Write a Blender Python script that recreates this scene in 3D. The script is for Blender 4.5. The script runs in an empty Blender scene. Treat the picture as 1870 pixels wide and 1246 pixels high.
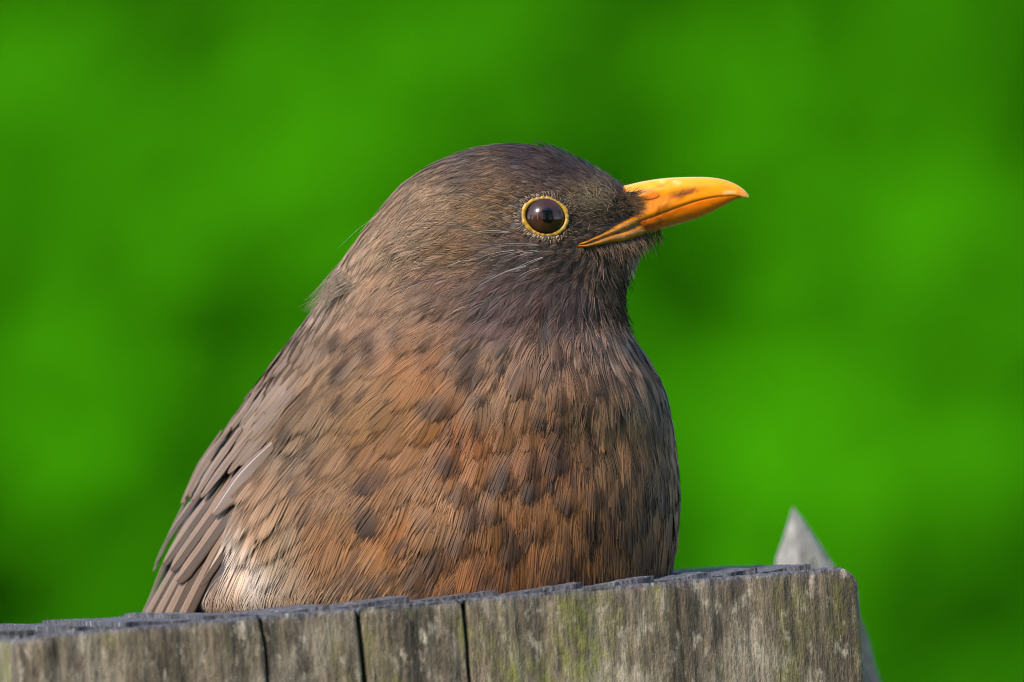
import bpy, math, random
import numpy as np
from mathutils import Vector, Matrix
from mathutils.bvhtree import BVHTree

rng = np.random.default_rng(7)
random.seed(7)
scene = bpy.context.scene
col = scene.collection

# ------------------------------------------------------------------ camera
MM = 0.001
DIST = 4000.0                    # camera to bird, mm
PITCH = math.radians(1.0)        # the lens looks down a little
ZC = 1150.0                      # height of the picture's middle, mm
PXMM = 11.0                      # photograph pixels per millimetre
TE = math.tan(PITCH)
FOCUS_Y = -25.0

cam_d = bpy.data.cameras.new('camera')
cam = bpy.data.objects.new('camera', cam_d)
col.objects.link(cam)
scene.camera = cam
cam.location = (0, -DIST * math.cos(PITCH) * MM, (ZC + DIST * math.sin(PITCH)) * MM)
cam.rotation_euler = (math.pi / 2 - PITCH, 0, 0)
cam_d.sensor_width = 36.0
cam_d.lens = 36.0 * DIST / (1870 / PXMM)
cam_d.clip_start = 0.1
cam_d.clip_end = 2000
cam_d.dof.use_dof = True
cam_d.dof.focus_distance = (DIST + FOCUS_Y) * MM
cam_d.dof.aperture_fstop = cam_d.lens / 52.0
cam_d.dof.aperture_blades = 0

# ------------------------------------------------------------------ world, sun, exposure
SUN = Vector((-0.52, -0.52, 0.68)).normalized()
world = bpy.data.worlds.new('World')
scene.world = world
world.use_nodes = True
wn = world.node_tree.nodes
sky = wn.new('ShaderNodeTexSky')
sky.sky_type = 'NISHITA'
sky.sun_disc = False
sky.sun_elevation = math.asin(SUN.z)
sky.sun_rotation = math.atan2(SUN.x, SUN.y)
sky.air_density = 1.0
sky.dust_density = 0.6
wn['Background'].inputs['Strength'].default_value = 0.13
world.node_tree.links.new(sky.outputs[0], wn['Background'].inputs[0])
sun_d = bpy.data.lights.new('sun', 'SUN')
sun_d.energy = 2.2
sun_d.angle = math.radians(14)
sun_d.color = (1.0, 0.95, 0.87)
sun = bpy.data.objects.new('sun', sun_d)
col.objects.link(sun)
sun.rotation_euler = SUN.to_track_quat('Z', 'Y').to_euler()
scene.view_settings.view_transform = 'Standard'
scene.view_settings.look = 'None'
scene.view_settings.exposure = 1.75
scene.view_settings.gamma = 1.0
scene.render.engine = 'CYCLES'
scene.cycles.use_denoising = True
scene.cycles.denoising_prefilter = 'NONE'
scene.cycles.use_adaptive_sampling = False
scene.cycles.filter_width = 1.05
scene.cycles.max_bounces = 6
scene.cycles.sample_clamp_indirect = 4.0
scene.cycles.transparent_max_bounces = 4


# ------------------------------------------------------------------ helpers
def W(px, py, Y=0.0):
    """place in millimetres of a spot measured in the photograph, at depth Y"""
    px = np.asarray(px, float); py = np.asarray(py, float)
    k = 1 + np.asarray(Y, float) / DIST
    x = (px - 935) / PXMM * k
    z = ZC + (623 - py) / PXMM * k - Y * TE
    return np.stack(np.broadcast_arrays(x, np.asarray(Y, float) + 0 * x, z), -1)


def PX(P):
    k = 1 + P[..., 1] / DIST
    return np.stack([935 + P[..., 0] / k * PXMM, 623 - (P[..., 2] + P[..., 1] * TE - ZC) / k * PXMM], -1)


def lin(c):
    c = np.asarray(c, float) / 255.0
    return np.where(c <= 0.04045, c / 12.92, ((c + 0.055) / 1.055) ** 2.4)


def unit(v):
    return v / np.maximum(np.linalg.norm(v, axis=-1, keepdims=True), 1e-9)


def hash3(i, j, k, seed):
    n = (i * 73856093) ^ (j * 19349663) ^ (k * 83492791) ^ (seed * 2654435761 % 2147483647)
    n = n & 0xFFFFFFFF
    n = ((n ^ (n >> 16)) * 0x45d9f3b) & 0xFFFFFFFF
    n = ((n ^ (n >> 16)) * 0x45d9f3b) & 0xFFFFFFFF
    return ((n ^ (n >> 16)) & 0xFFFFFF) / float(0xFFFFFF)


def vnoise(P, seed=0):
    P = np.asarray(P, float)
    I = np.floor(P).astype(np.int64)
    f = P - I
    f = f * f * (3 - 2 * f)
    r = 0
    for a in (0, 1):
        for b in (0, 1):
            for c in (0, 1):
                w = (f[..., 0] if a else 1 - f[..., 0]) * (f[..., 1] if b else 1 - f[..., 1]) * (f[..., 2] if c else 1 - f[..., 2])
                r = r + w * hash3(I[..., 0] + a, I[..., 1] + b, I[..., 2] + c, seed)
    return r


def fbm(P, seed=0, oct=3):
    r = 0; a = 0.5; P = np.asarray(P, float); t = 0
    for o in range(oct):
        r = r + a * vnoise(P * 2 ** o, seed + o * 17); t += a; a *= 0.5
    return r / t


def sstep(a, b, x):
    t = np.clip((x - a) / (b - a), 0, 1)
    return t * t * (3 - 2 * t)


def tag(o, label, cat, group=None):
    o['label'] = label
    o['category'] = cat
    if group:
        o['group'] = group
    return o


def empty(name, loc_mm):
    o = bpy.data.objects.new(name, None)
    o.empty_display_size = 0.02
    o.location = Vector([float(v) * MM for v in loc_mm])
    col.objects.link(o)
    return o


def mesh_np(name, V, F, mat, parent=None, origin=(0, 0, 0), colr=None, smooth=True, attrs=None):
    """one mesh object out of arrays: V in world millimetres, F an int array (n,3) or (n,4), or a list of those"""
    V = (np.asarray(V, float).reshape(-1, 3) - np.asarray(origin, float)) * MM
    me = bpy.data.meshes.new(name)
    Fs = F if isinstance(F, list) else [F]
    Fs = [np.asarray(f, np.int32) for f in Fs if len(f)]
    loops = np.concatenate([f.ravel() for f in Fs])
    sizes = np.concatenate([np.full(len(f), f.shape[1], np.int32) for f in Fs])
    starts = np.concatenate([[0], np.cumsum(sizes)[:-1]]).astype(np.int32)
    me.vertices.add(len(V)); me.vertices.foreach_set('co', V.astype(np.float32).ravel())
    me.loops.add(len(loops)); me.loops.foreach_set('vertex_index', loops)
    me.polygons.add(len(sizes)); me.polygons.foreach_set('loop_start', starts)
    try:
        me.polygons.foreach_set('loop_total', sizes)
    except Exception:
        pass
    me.update(calc_edges=True)
    me.polygons.foreach_set('use_smooth', np.full(len(sizes), smooth))
    if colr is not None:
        a = me.attributes.new('Col', 'FLOAT_COLOR', 'POINT')
        c = np.ones((len(V), 4), np.float32); c[:, :3] = np.asarray(colr).reshape(-1, 3)
        a.data.foreach_set('color', c.ravel())
    for k, v in (attrs or {}).items():
        a = me.attributes.new(k, 'FLOAT', 'POINT')
        a.data.foreach_set('value', np.asarray(v, np.float32).ravel())
    me.materials.append(mat)
    o = bpy.data.objects.new(name, me)
    col.objects.link(o)
    if parent is not None:
        o.parent = parent
    return o


def grid_faces(n, m, wrap_m=False, base=0):
    i = np.arange(n - 1)[:, None]
    j = np.arange(m if wrap_m else m - 1)[None, :]
    j2 = (j + 1) % m
    a = i * m + j; b = i * m + j2; c = (i + 1) * m + j2; d = (i + 1) * m + j
    return np.stack([a, b, c, d], -1).reshape(-1, 4) + base


# ------------------------------------------------------------------ materials
def new_mat(name):
    m = bpy.data.materials.new(name); m.use_nodes = True
    nt = m.node_tree
    return m, nt, nt.nodes, nt.links, nt.nodes['Principled BSDF']


def attr_mat(name, rough=0.6, spec=0.3, sheen=0.0, coat=0.0):
    m, nt, N, L, p = new_mat(name)
    a = N.new('ShaderNodeAttribute'); a.attribute_name = 'Col'
    L.new(a.outputs['Color'], p.inputs['Base Color'])
    p.inputs['Roughness'].default_value = rough
    p.inputs['Specular IOR Level'].default_value = spec
    p.inputs['Sheen Weight'].default_value = sheen
    p.inputs['Sheen Roughness'].default_value = 0.4
    p.inputs['Coat Weight'].default_value = coat
    return m, nt, N, L, p


M_feather = attr_mat('feather_barbs', 0.6, 0.14)[0]

M_vane, nt, N, L, p = attr_mat('feather_vane', 0.5, 0.3)
ab = N.new('ShaderNodeAttribute'); ab.attribute_name = 'barb'
mu = N.new('ShaderNodeMath'); mu.operation = 'MULTIPLY'; mu.inputs[1].default_value = 2 * math.pi
si = N.new('ShaderNodeMath'); si.operation = 'SINE'
bp = N.new('ShaderNodeBump'); bp.inputs['Strength'].default_value = 0.35; bp.inputs['Distance'].default_value = 0.00008
L.new(ab.outputs['Fac'], mu.inputs[0]); L.new(mu.outputs[0], si.inputs[0])
L.new(si.outputs[0], bp.inputs['Height']); L.new(bp.outputs[0], p.inputs['Normal'])

M_down, *_r, p = new_mat('body_down')
p.inputs['Base Color'].default_value = (0.045, 0.034, 0.03, 1)
p.inputs['Roughness'].default_value = 0.9

M_bill, nt, N, L, p = attr_mat('bill_horn', 0.26, 0.5)
p.inputs['Subsurface Weight'].default_value = 0.25
p.inputs['Subsurface Radius'].default_value = (0.0012, 0.0006, 0.0002)
p.inputs['Subsurface Scale'].default_value = 1.0
tc = N.new('ShaderNodeTexCoord'); no = N.new('ShaderNodeTexNoise'); no.inputs['Scale'].default_value = 900; no.inputs['Detail'].default_value = 4
mp = N.new('ShaderNodeMapping'); mp.inputs['Scale'].default_value = (0.35, 1, 1)
bp = N.new('ShaderNodeBump'); bp.inputs['Strength'].default_value = 0.25; bp.inputs['Distance'].default_value = 0.0002
L.new(tc.outputs['Object'], mp.inputs[0]); L.new(mp.outputs[0], no.inputs[0]); L.new(no.outputs[0], bp.inputs['Height']); L.new(bp.outputs[0], p.inputs['Normal'])

M_ring = attr_mat('orbital_ring', 0.42, 0.5)[0]
M_eye = attr_mat('eye_iris', 0.3, 0.1, coat=1.0)
M_eye[4].inputs['Coat Roughness'].default_value = 0.01
M_eye[4].inputs['Coat IOR'].default_value = 1.38
M_eye = M_eye[0]


def wood_mat(name, base, dark, pale, green, green_amt, top_dark=True):
    m, nt, N, L, p = new_mat(name)
    tc = N.new('ShaderNodeTexCoord')

    def noise(scale, mscale, detail=5, rough=0.6, loc=(0, 0, 0)):
        mp = N.new('ShaderNodeMapping'); mp.inputs['Scale'].default_value = mscale; mp.inputs['Location'].default_value = loc
        n = N.new('ShaderNodeTexNoise'); n.inputs['Scale'].default_value = scale; n.inputs['Detail'].default_value = detail
        n.inputs['Roughness'].default_value = rough
        L.new(tc.outputs['Object'], mp.inputs[0]); L.new(mp.outputs[0], n.inputs[0])
        return n.outputs[0]

    def ramp(src, a, b, ca=(0, 0, 0, 1), cb=(1, 1, 1, 1)):
        r = N.new('ShaderNodeValToRGB'); r.color_ramp.elements[0].position = a; r.color_ramp.elements[1].position = b
        r.color_ramp.elements[0].color = ca; r.color_ramp.elements[1].color = cb
        L.new(src, r.inputs[0]); return r.outputs[0]

    def mix(fac, a, b, typ='MIX'):
        n = N.new('ShaderNodeMix'); n.data_type = 'RGBA'; n.blend_type = typ
        L.new(fac, n.inputs['Factor']) if not isinstance(fac, float) else n.inputs['Factor'].__setattr__('default_value', fac)
        for s, v in (('A', a), ('B', b)):
            sock = [i for i in n.inputs if i.name == s and i.type == 'RGBA'][0]
            if isinstance(v, tuple): sock.default_value = v
            else: L.new(v, sock)
        return [o for o in n.outputs if o.type == 'RGBA'][0]

    streak = noise(260, (1, 1, 0.085), 7, 0.72)
    patch = noise(55, (1, 1, 0.45), 4, 0.6, (3, 1, 2))
    fine = noise(1100, (1, 1, 0.22), 4, 0.75)
    speck = noise(420, (1, 1, 0.5), 4, 0.7, (9, 4, 1))
    alg = noise(60, (1, 1, 0.35), 4, 0.65, (5.3, 8, 4))
    alg2 = noise(500, (1, 1, 0.5), 3, 0.7, (2, 2, 7))
    c = mix(ramp(streak, 0.36, 0.66), dark, base)
    c = mix(ramp(patch, 0.50, 0.72, cb=(.8, .8, .8, 1)), c, pale)
    c = mix(ramp(speck, 0.54, 0.72, cb=(0.75, 0.75, 0.75, 1)), c, pale)
    c = mix(ramp(fine, 0.30, 0.50, (0.85, 0.85, 0.85, 1), (0, 0, 0, 1)), c, dark)
    g1 = N.new('ShaderNodeMath'); g1.operation = 'MULTIPLY'
    L.new(ramp(alg, 0.52, 0.64), g1.inputs[0]); L.new(ramp(alg2, 0.35, 0.62), g1.inputs[1])
    g2 = N.new('ShaderNodeMath'); g2.operation = 'MULTIPLY'; g2.inputs[1].default_value = green_amt
    L.new(g1.outputs[0], g2.inputs[0])
    c = mix(g2.outputs[0], c, green)
    if top_dark:
        a = N.new('ShaderNodeAttribute'); a.attribute_name = 'endgrain'
        tops = mix(ramp(fine, 0.42, 0.62), (0.028, 0.026, 0.034, 1), (0.13, 0.125, 0.14, 1))
        tops = mix(ramp(speck, 0.6, 0.7), tops, (0.3, 0.3, 0.29, 1))
        c = mix(a.outputs['Fac'], c, tops)
        k = N.new('ShaderNodeAttribute'); k.attribute_name = 'crack'
        c = mix(k.outputs['Fac'], c, (0.012, 0.010, 0.009, 1))
    L.new(c, p.inputs['Base Color'])
    p.inputs['Roughness'].default_value = 0.75
    p.inputs['Specular IOR Level'].default_value = 0.3
    ad = N.new('ShaderNodeMath'); ad.operation = 'ADD'
    L.new(streak, ad.inputs[0]); L.new(fine, ad.inputs[1])
    bp = N.new('ShaderNodeBump'); bp.inputs['Strength'].default_value = 1.0; bp.inputs['Distance'].default_value = 0.0009
    L.new(ad.outputs[0], bp.inputs['Height']); L.new(bp.outputs[0], p.inputs['Normal'])
    return m


M_post = wood_mat('weathered_post_wood', (0.215, 0.156, 0.103, 1), (0.034, 0.025, 0.018, 1), (0.50, 0.405, 0.31, 1), (0.17, 0.165, 0.022, 1), 0.75)
M_stake = wood_mat('weathered_stake_wood', (0.22, 0.205, 0.19, 1), (0.075, 0.066, 0.058, 1), (0.36, 0.34, 0.32, 1), (0.2, 0.2, 0.12, 1), 0.3, False)


def leaf_mat(name):
    m, nt, N, L, p = attr_mat(name, 0.8, 0.02)
    tr = N.new('ShaderNodeBsdfTranslucent')
    a = [n for n in N if n.type == 'ATTRIBUTE'][0]
    L.new(a.outputs['Color'], tr.inputs['Color'])
    mx = N.new('ShaderNodeMixShader'); mx.inputs[0].default_value = 0.35
    out = [n for n in N if n.type == 'OUTPUT_MATERIAL'][0]
    L.new(p.outputs[0], mx.inputs[1]); L.new(tr.outputs[0], mx.inputs[2]); L.new(mx.outputs[0], out.inputs['Surface'])
    return m


M_leaf = leaf_mat('hedge_leaf')


def flat_mat(name, c, rough=0.7, scale=30, amt=0.25):
    m, nt, N, L, p = new_mat(name)
    tc = N.new('ShaderNodeTexCoord'); n = N.new('ShaderNodeTexNoise'); n.inputs['Scale'].default_value = scale; n.inputs['Detail'].default_value = 5
    r = N.new('ShaderNodeValToRGB')
    r.color_ramp.elements[0].position = 0.3; r.color_ramp.elements[1].position = 0.7
    r.color_ramp.elements[0].color = (*[v * (1 - amt) for v in c], 1); r.color_ramp.elements[1].color = (*[min(1, v * (1 + amt)) for v in c], 1)
    L.new(tc.outputs['Object'], n.inputs[0]); L.new(n.outputs[0], r.inputs[0]); L.new(r.outputs[0], p.inputs['Base Color'])
    p.inputs['Roughness'].default_value = rough
    return m


M_bark = flat_mat('bark', (0.09, 0.065, 0.045), 0.9, 60, 0.4)
M_lawn = flat_mat('lawn_grass', (0.018, 0.085, 0.004), 0.9, 14, 0.45)
M_render = flat_mat('white_render', (0.78, 0.77, 0.74), 0.8, 5, 0.05)
M_roof = flat_mat('roof_tiles', (0.10, 0.07, 0.06), 0.8, 8, 0.3)
M_glass = flat_mat('window_glass', (0.03, 0.035, 0.04), 0.08, 3, 0.1)

# ------------------------------------------------------------------ ground
S = 400e3
lawn = mesh_np('lawn', [(-S, -S, 0), (S, -S, 0), (S, S, 0), (-S, S, 0)], np.array([[0, 1, 2, 3]]), M_lawn)
lawn['kind'] = 'structure'

# ------------------------------------------------------------------ hedge and shrubs
def leaves(P, size, colr, up=1.2, seed=1):
    """bent diamond leaves, four triangles each"""
    r = np.random.default_rng(seed)
    n = len(P)
    d = unit(r.normal(size=(n, 3)) + np.array([0, -0.5, 0.15]))
    nn = unit(np.cross(d, r.normal(size=(n, 3))) + 1e-6)
    nn = np.where((nn[:, 1] > 0)[:, None], -nn, nn)
    nn = unit(nn + np.array([-0.55, -0.9, 0.7]) * up)
    d = unit(d - nn * (d * nn).sum(-1, keepdims=True))
    b = np.cross(nn, d)
    s = size[:, None]
    v = np.stack([P, P + d * s * 0.5 + b * s * 0.28 + nn * s * 0.06, P + d * s - nn * s * 0.12, P + d * s * 0.5 - b * s * 0.28 + nn * s * 0.06, P + d * s * 0.5 - nn * s * 0.02], 1)
    base = (np.arange(n) * 5)[:, None]
    f = np.concatenate([base + np.array([[0, 1, 4]]), base + np.array([[1, 2, 4]]), base + np.array([[2, 3, 4]]), base + np.array([[3, 0, 4]])])
    return v.reshape(-1, 3), f, np.repeat(colr, 5, 0)


def leaf_colour(P, seed, age_light=None):
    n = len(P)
    a = fbm(P / 120.0, seed, 2) if age_light is None else age_light
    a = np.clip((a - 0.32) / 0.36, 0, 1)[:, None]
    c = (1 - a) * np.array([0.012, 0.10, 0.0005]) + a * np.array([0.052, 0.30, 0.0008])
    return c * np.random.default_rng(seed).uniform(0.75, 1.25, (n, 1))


def shrub(name, label, cat, base, w, d, h, n, leaf, seed, group=None, light=None):
    o = empty(name, base)
    tag(o, label, cat, group)
    r = np.random.default_rng(seed)
    # points on and just under the surface of a rounded box, pushed in and out in clumps
    q = r.uniform(-1, 1, (n * 3, 3))
    rr = (np.abs(q) ** 4).sum(1) ** 0.25
    q = q / rr[:, None]
    P = q * np.array([w / 2, d / 2, h / 2])
    wp = P + np.array(base) + np.array([0, 0, h / 2])
    bump = fbm(wp / 170.0, seed + 3, 3) - 0.5
    depth = r.exponential(0.55, len(P))
    inset = 1 - (np.clip(depth, 0, 4) * 150 - bump * 60) / (0.5 * np.array([w, d, h]).min() + 200)
    P = P * np.clip(inset, 0.3, 1.25)[:, None]
    wp = P + np.array(base) + np.array([0, 0, h / 2])
    keep = wp[:, 2] > base[2] + 20
    wp = wp[keep][:n]
    age_light = fbm(wp / 150.0, seed + 9, 2)
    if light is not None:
        age_light = age_light * 0.15 + light(wp) * 0.9 + 0.40  # hedge light and shade go into the leaf colour here
    V, F, C = leaves(wp, r.uniform(0.7, 1.3, len(wp)) * leaf, leaf_colour(wp, seed, age_light), seed=seed)
    fo = mesh_np('foliage', V, F, M_leaf, o, base, C, smooth=False)
    fo['kind'] = 'stuff'
    # woody stems
    for k in range(5):
        x = r.uniform(-w * 0.38, w * 0.38); lean = r.normal(0, 60, 2)
        zz = np.linspace(-10, h * 0.8, 8)
        rad = np.interp(zz, [0, h * 0.8], [22, 6])
        th = np.linspace(0, 2 * math.pi, 8, endpoint=False)
        cx = x + lean[0] * zz / h + 12 * np.sin(zz / 130 + k); cy = lean[1] * zz / h + 12 * np.cos(zz / 150 + k)
        Vs = np.stack([cx[:, None] + rad[:, None] * np.cos(th), cy[:, None] + rad[:, None] * np.sin(th), zz[:, None] + 0 * th], -1) + np.array(base)
        mesh_np('stem', Vs, grid_faces(8, 8, True), M_bark, o, base)
    return o


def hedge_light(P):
    """bright and shaded patches of the hedge, put into the leaf colour"""
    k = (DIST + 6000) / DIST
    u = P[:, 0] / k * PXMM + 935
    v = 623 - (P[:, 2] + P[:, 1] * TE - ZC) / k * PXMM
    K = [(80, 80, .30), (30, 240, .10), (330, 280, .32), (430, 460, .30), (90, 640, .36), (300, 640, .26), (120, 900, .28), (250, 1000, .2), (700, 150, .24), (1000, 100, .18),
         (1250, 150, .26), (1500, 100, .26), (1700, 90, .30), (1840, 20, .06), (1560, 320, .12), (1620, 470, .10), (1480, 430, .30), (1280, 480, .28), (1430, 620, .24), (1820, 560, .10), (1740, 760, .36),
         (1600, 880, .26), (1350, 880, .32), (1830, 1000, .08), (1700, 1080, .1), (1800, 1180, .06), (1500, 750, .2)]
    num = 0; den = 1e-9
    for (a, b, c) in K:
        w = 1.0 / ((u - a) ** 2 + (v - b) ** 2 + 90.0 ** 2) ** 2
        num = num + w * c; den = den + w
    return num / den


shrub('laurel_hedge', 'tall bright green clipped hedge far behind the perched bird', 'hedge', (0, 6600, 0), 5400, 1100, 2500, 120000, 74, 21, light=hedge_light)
shrub('backing_hedge', 'dense dark backing hedge added close behind the bright green one', 'hedge', (0, 8300, 0), 6000, 1300, 2700, 120000, 125, 27)  # added backing that keeps sky from showing through the front hedge
shrub('garden_shrub', 'broad dark green shrub on the lawn to the left of the white house', 'shrub', (-18500, -5600, 0), 5000, 3600, 7000, 9000, 220, 31)
shrub('evergreen_tree', 'tall broad evergreen on the lawn opposite the middle of the hedge', 'tree', (-1500, -10500, 0), 8500, 3600, 10500, 16000, 260, 32)
shrub('evergreen_tree', 'tall evergreen on the lawn opposite the right end of the hedge', 'tree', (6000, -8800, 0), 8000, 3600, 9500, 16000, 260, 33)
shrub('evergreen_tree', 'tall evergreen on the lawn off the right end of the hedge', 'tree', (13500, 1500, 0), 5000, 5000, 8500, 12000, 260, 34)

# ------------------------------------------------------------------ white house across the garden (mirrored in the eye)
def box_np(x0, x1, y0, y1, z0, z1):
    v = np.array([[x, y, z] for z in (z0, z1) for y in (y0, y1) for x in (x0, x1)], float)
    f = np.array([[0, 2, 3, 1], [4, 5, 7, 6], [0, 1, 5, 4], [2, 6, 7, 3], [0, 4, 6, 2], [1, 3, 7, 5]])
    return v, f


hx, hy = -13500.0, -12500.0
house = empty('white_house', (hx, hy, 0))
tag(house, 'white rendered house with a dark roof across the lawn', 'house')
ha = math.atan2(-hx, hy) * 1.0
hrot = Matrix.Rotation(math.radians(-47), 3, 'Z')


def hpart(name, v, f, m):
    v = (np.array(hrot) @ np.asarray(v).T).T + np.array([hx, hy, 0])
    return mesh_np(name, v, f, m, house, (hx, hy, 0), smooth=False)


hpart('wall', *box_np(-3600, 3600, -6000, 0, 0, 5400), M_render)
rv = np.array([[-3900, -6300, 5402], [3900, -6300, 5402], [3900, 300, 5402], [-3900, 300, 5402], [-3900, -3000, 8000], [3900, -3000, 8000]], float)
hpart('roof', rv, [np.array([[0, 1, 5, 4], [2, 3, 4, 5], [0, 3, 2, 1]]), np.array([[0, 4, 3], [1, 2, 5]])], M_roof)
for wx in (-2600, -700, 1300, 2700):
    for wz in (700, 2900):
        hpart('window', *box_np(wx - 480, wx + 480, 4, 40, wz, wz + 1250), M_glass)

# ------------------------------------------------------------------ fence post
LEAN = math.radians(4.4); YAW = math.radians(16)
ex = np.array([math.cos(YAW) * math.cos(LEAN), math.sin(YAW), math.cos(YAW) * math.sin(LEAN)])
ey = np.array([-math.sin(YAW) * math.cos(LEAN), math.cos(YAW), -math.sin(YAW) * math.sin(LEAN)])
ez = np.array([-math.sin(LEAN), 0, math.cos(LEAN)])
PO = W(38, 1163, -72.0)          # front left top corner
PW, PD = 143.0, 72.0


def top_fall(x, y):
    return -(y / PD) * (0.35 + 0.75 * sstep(70, 125, x))


def post_top(x, y):
    """height of the weathered end grain: worn growth rings standing up in steps"""
    rough = 0.5 * (fbm(np.stack([x / 1.6, y / 2.5, 0 * x], -1), 3, 2) - 0.5)
    return top_fall(x, y) + rough + 0.4 * (fbm(np.stack([x / 25, y / 25, 0 * x], -1), 6, 2) - 0.5)


CRACKS = [(40.9, 0.18, 2.0, .85), (57.4, 0.26, 3.0, 1.0), (75.3, 0.22, 2.6, 1.0), (111.8, 0.28, 0.35, 0.3), (123.5, 0.25, 0.25, 0.2), (98.0, 0.25, 0.2, 0.15), (66.5, .2, .3, .3)]


def build_post():
    # perimeter of the section (rounded rectangle, right front corner worn rounder)
    per = []
    def arc(cx, cy, r, a0, a1, n):
        for a in np.linspace(a0, a1, n):
            per.append((cx + r * math.cos(a), cy + r * math.sin(a), math.cos(a), math.sin(a)))
    def seg(x0, y0, x1, y1, n, nx, ny):
        for t in np.linspace(0, 1, n + 1)[1:-1]:
            per.append((x0 + (x1 - x0) * t, y0 + (y1 - y0) * t, nx, ny))
    r1, r2 = 1.5, 2.0
    arc(r2, r2, r2, math.pi, 1.5 * math.pi, 6)
    seg(r2, 0, PW - r1, 0, 420, 0, -1)
    arc(PW - r1, r1, r1, -math.pi / 2, 0, 7)
    seg(PW, r1, PW, PD - r2, 60, 1, 0)
    arc(PW - r2, PD - r2, r2, 0, math.pi / 2, 5)
    seg(PW - r2, PD, r2, PD, 150, 0, 1)
    arc(r2, PD - r2, r2, math.pi / 2, math.pi, 5)
    seg(0, PD - r2, 0, r2, 70, -1, 0)
    per = np.array(per)
    m = len(per)
    zs = np.concatenate([np.linspace(-0.35, -1.2, 4), np.linspace(-1.6, -24, 60), np.linspace(-26, -60, 16), np.linspace(-75, -1160, 26)])
    rows = []; att_end = []; att_cr = []
    x = per[:, 0]; y = per[:, 1]
    edge_h = post_top(np.clip(x, 1, PW - 1), np.clip(y, 1, PD - 1)) * 0.28
    # worn right front corner drops
    drop = 1.7 * sstep(PW - 3.0, PW, x) ** 1.5 + 0.5 * sstep(3, 0, x)
    front = (per[:, 3] < -0.7)
    for z in zs:
        zz = np.full(m, z)
        g = 0.55 * (fbm(np.stack([x / 1.3, y / 1.3, zz / 22], -1), 11, 3) - 0.5) + 1.2 * (fbm(np.stack([x / 9, y / 9, zz / 60], -1), 12, 2) - 0.5)
        off = g - 0.55 * np.exp(z / 0.7)
        cr = np.zeros(m)
        for (cx, w, d, k) in CRACKS:
            wob = cx + 0.5 * (vnoise(np.stack([zz / 6, zz * 0 + cx, zz * 0], -1), 4) - 0.5) + 0.015 * (-zz)
            prof = np.exp(-((x - wob) / w) ** 2) * front
            off = off - d * prof * (0.6 + 0.4 * vnoise(np.stack([zz / 9, zz * 0 + cx * 3, zz * 0], -1), 14))
            cr = np.maximum(cr, prof * k)
        blend = math.exp((z + 0.35) / 2.5)
        P = np.stack([x + per[:, 2] * off, y + per[:, 3] * off, zz + (edge_h - drop) * blend], -1)
        rows.append(P); att_end.append(np.full(m, 0.9 * math.exp((z + 0.35) / 0.5)) * (0.6 + 0.4 * vnoise(np.stack([x / 3, y / 3, zz], -1), 2))); att_cr.append(np.clip(cr * 1.25, 0, 1))
    rows = rows[::-1]; att_end = att_end[::-1]; att_cr = att_cr[::-1]
    # the top: rings shrinking to the middle line
    cxm = np.clip(x, PD / 2, PW - PD / 2); cym = np.full(m, PD / 2)
    for f in np.concatenate([[0.985, 0.96], np.linspace(0.92, 0.0, 60)]):
        X = cxm + (x - cxm) * f; Y = cym + (y - cym) * f
        h = post_top(X, Y) * (0.28 + 0.72 * sstep(0.99, 0.80, f))
        crk = np.zeros(m)
        for (cx, w, d, k) in CRACKS[:3]:
            xx = cx + (47 - cx) * np.clip(Y / 30, 0, 1) * 0.6
            prof = np.exp(-((X - xx) / (w * 1.2)) ** 2) * sstep(24, 0, Y)
            h = h - 2 * prof; crk = np.maximum(crk, prof * 0.8)
        d2 = drop * sstep(0.9, 1.0, f)
        rows.append(np.stack([X, Y, h * 0.95 - d2 - 0.05], -1)); att_end.append(np.ones(m)); att_cr.append(crk)
    P = np.concatenate(rows)
    V = PO + P[:, :1] * ex + P[:, 1:2] * ey + P[:, 2:3] * ez
    return V, grid_faces(len(rows), m, True), np.concatenate(att_end), np.concatenate(att_cr)


foot = PO + ex * PW / 2 + ey * PD / 2 - ez * 1140
V, F, a_end, a_cr = build_post()
# object axes follow the post so that the grain runs along it
post = bpy.data.objects.new('fence_post', None)
Rm = np.stack([ex, ey, ez], 1)
Vl = (V - foot) @ Rm
post = mesh_np('fence_post', Vl, F, M_post, None, (0, 0, 0), smooth=True, attrs={'endgrain': a_end, 'crack': a_cr})
post.matrix_world = Matrix.Translation(Vector(foot * MM)) @ Matrix(Rm.tolist()).to_4x4()
tag(post, 'broad weathered grey wooden post with vertical cracks and green algae under the bird', 'post')

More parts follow.
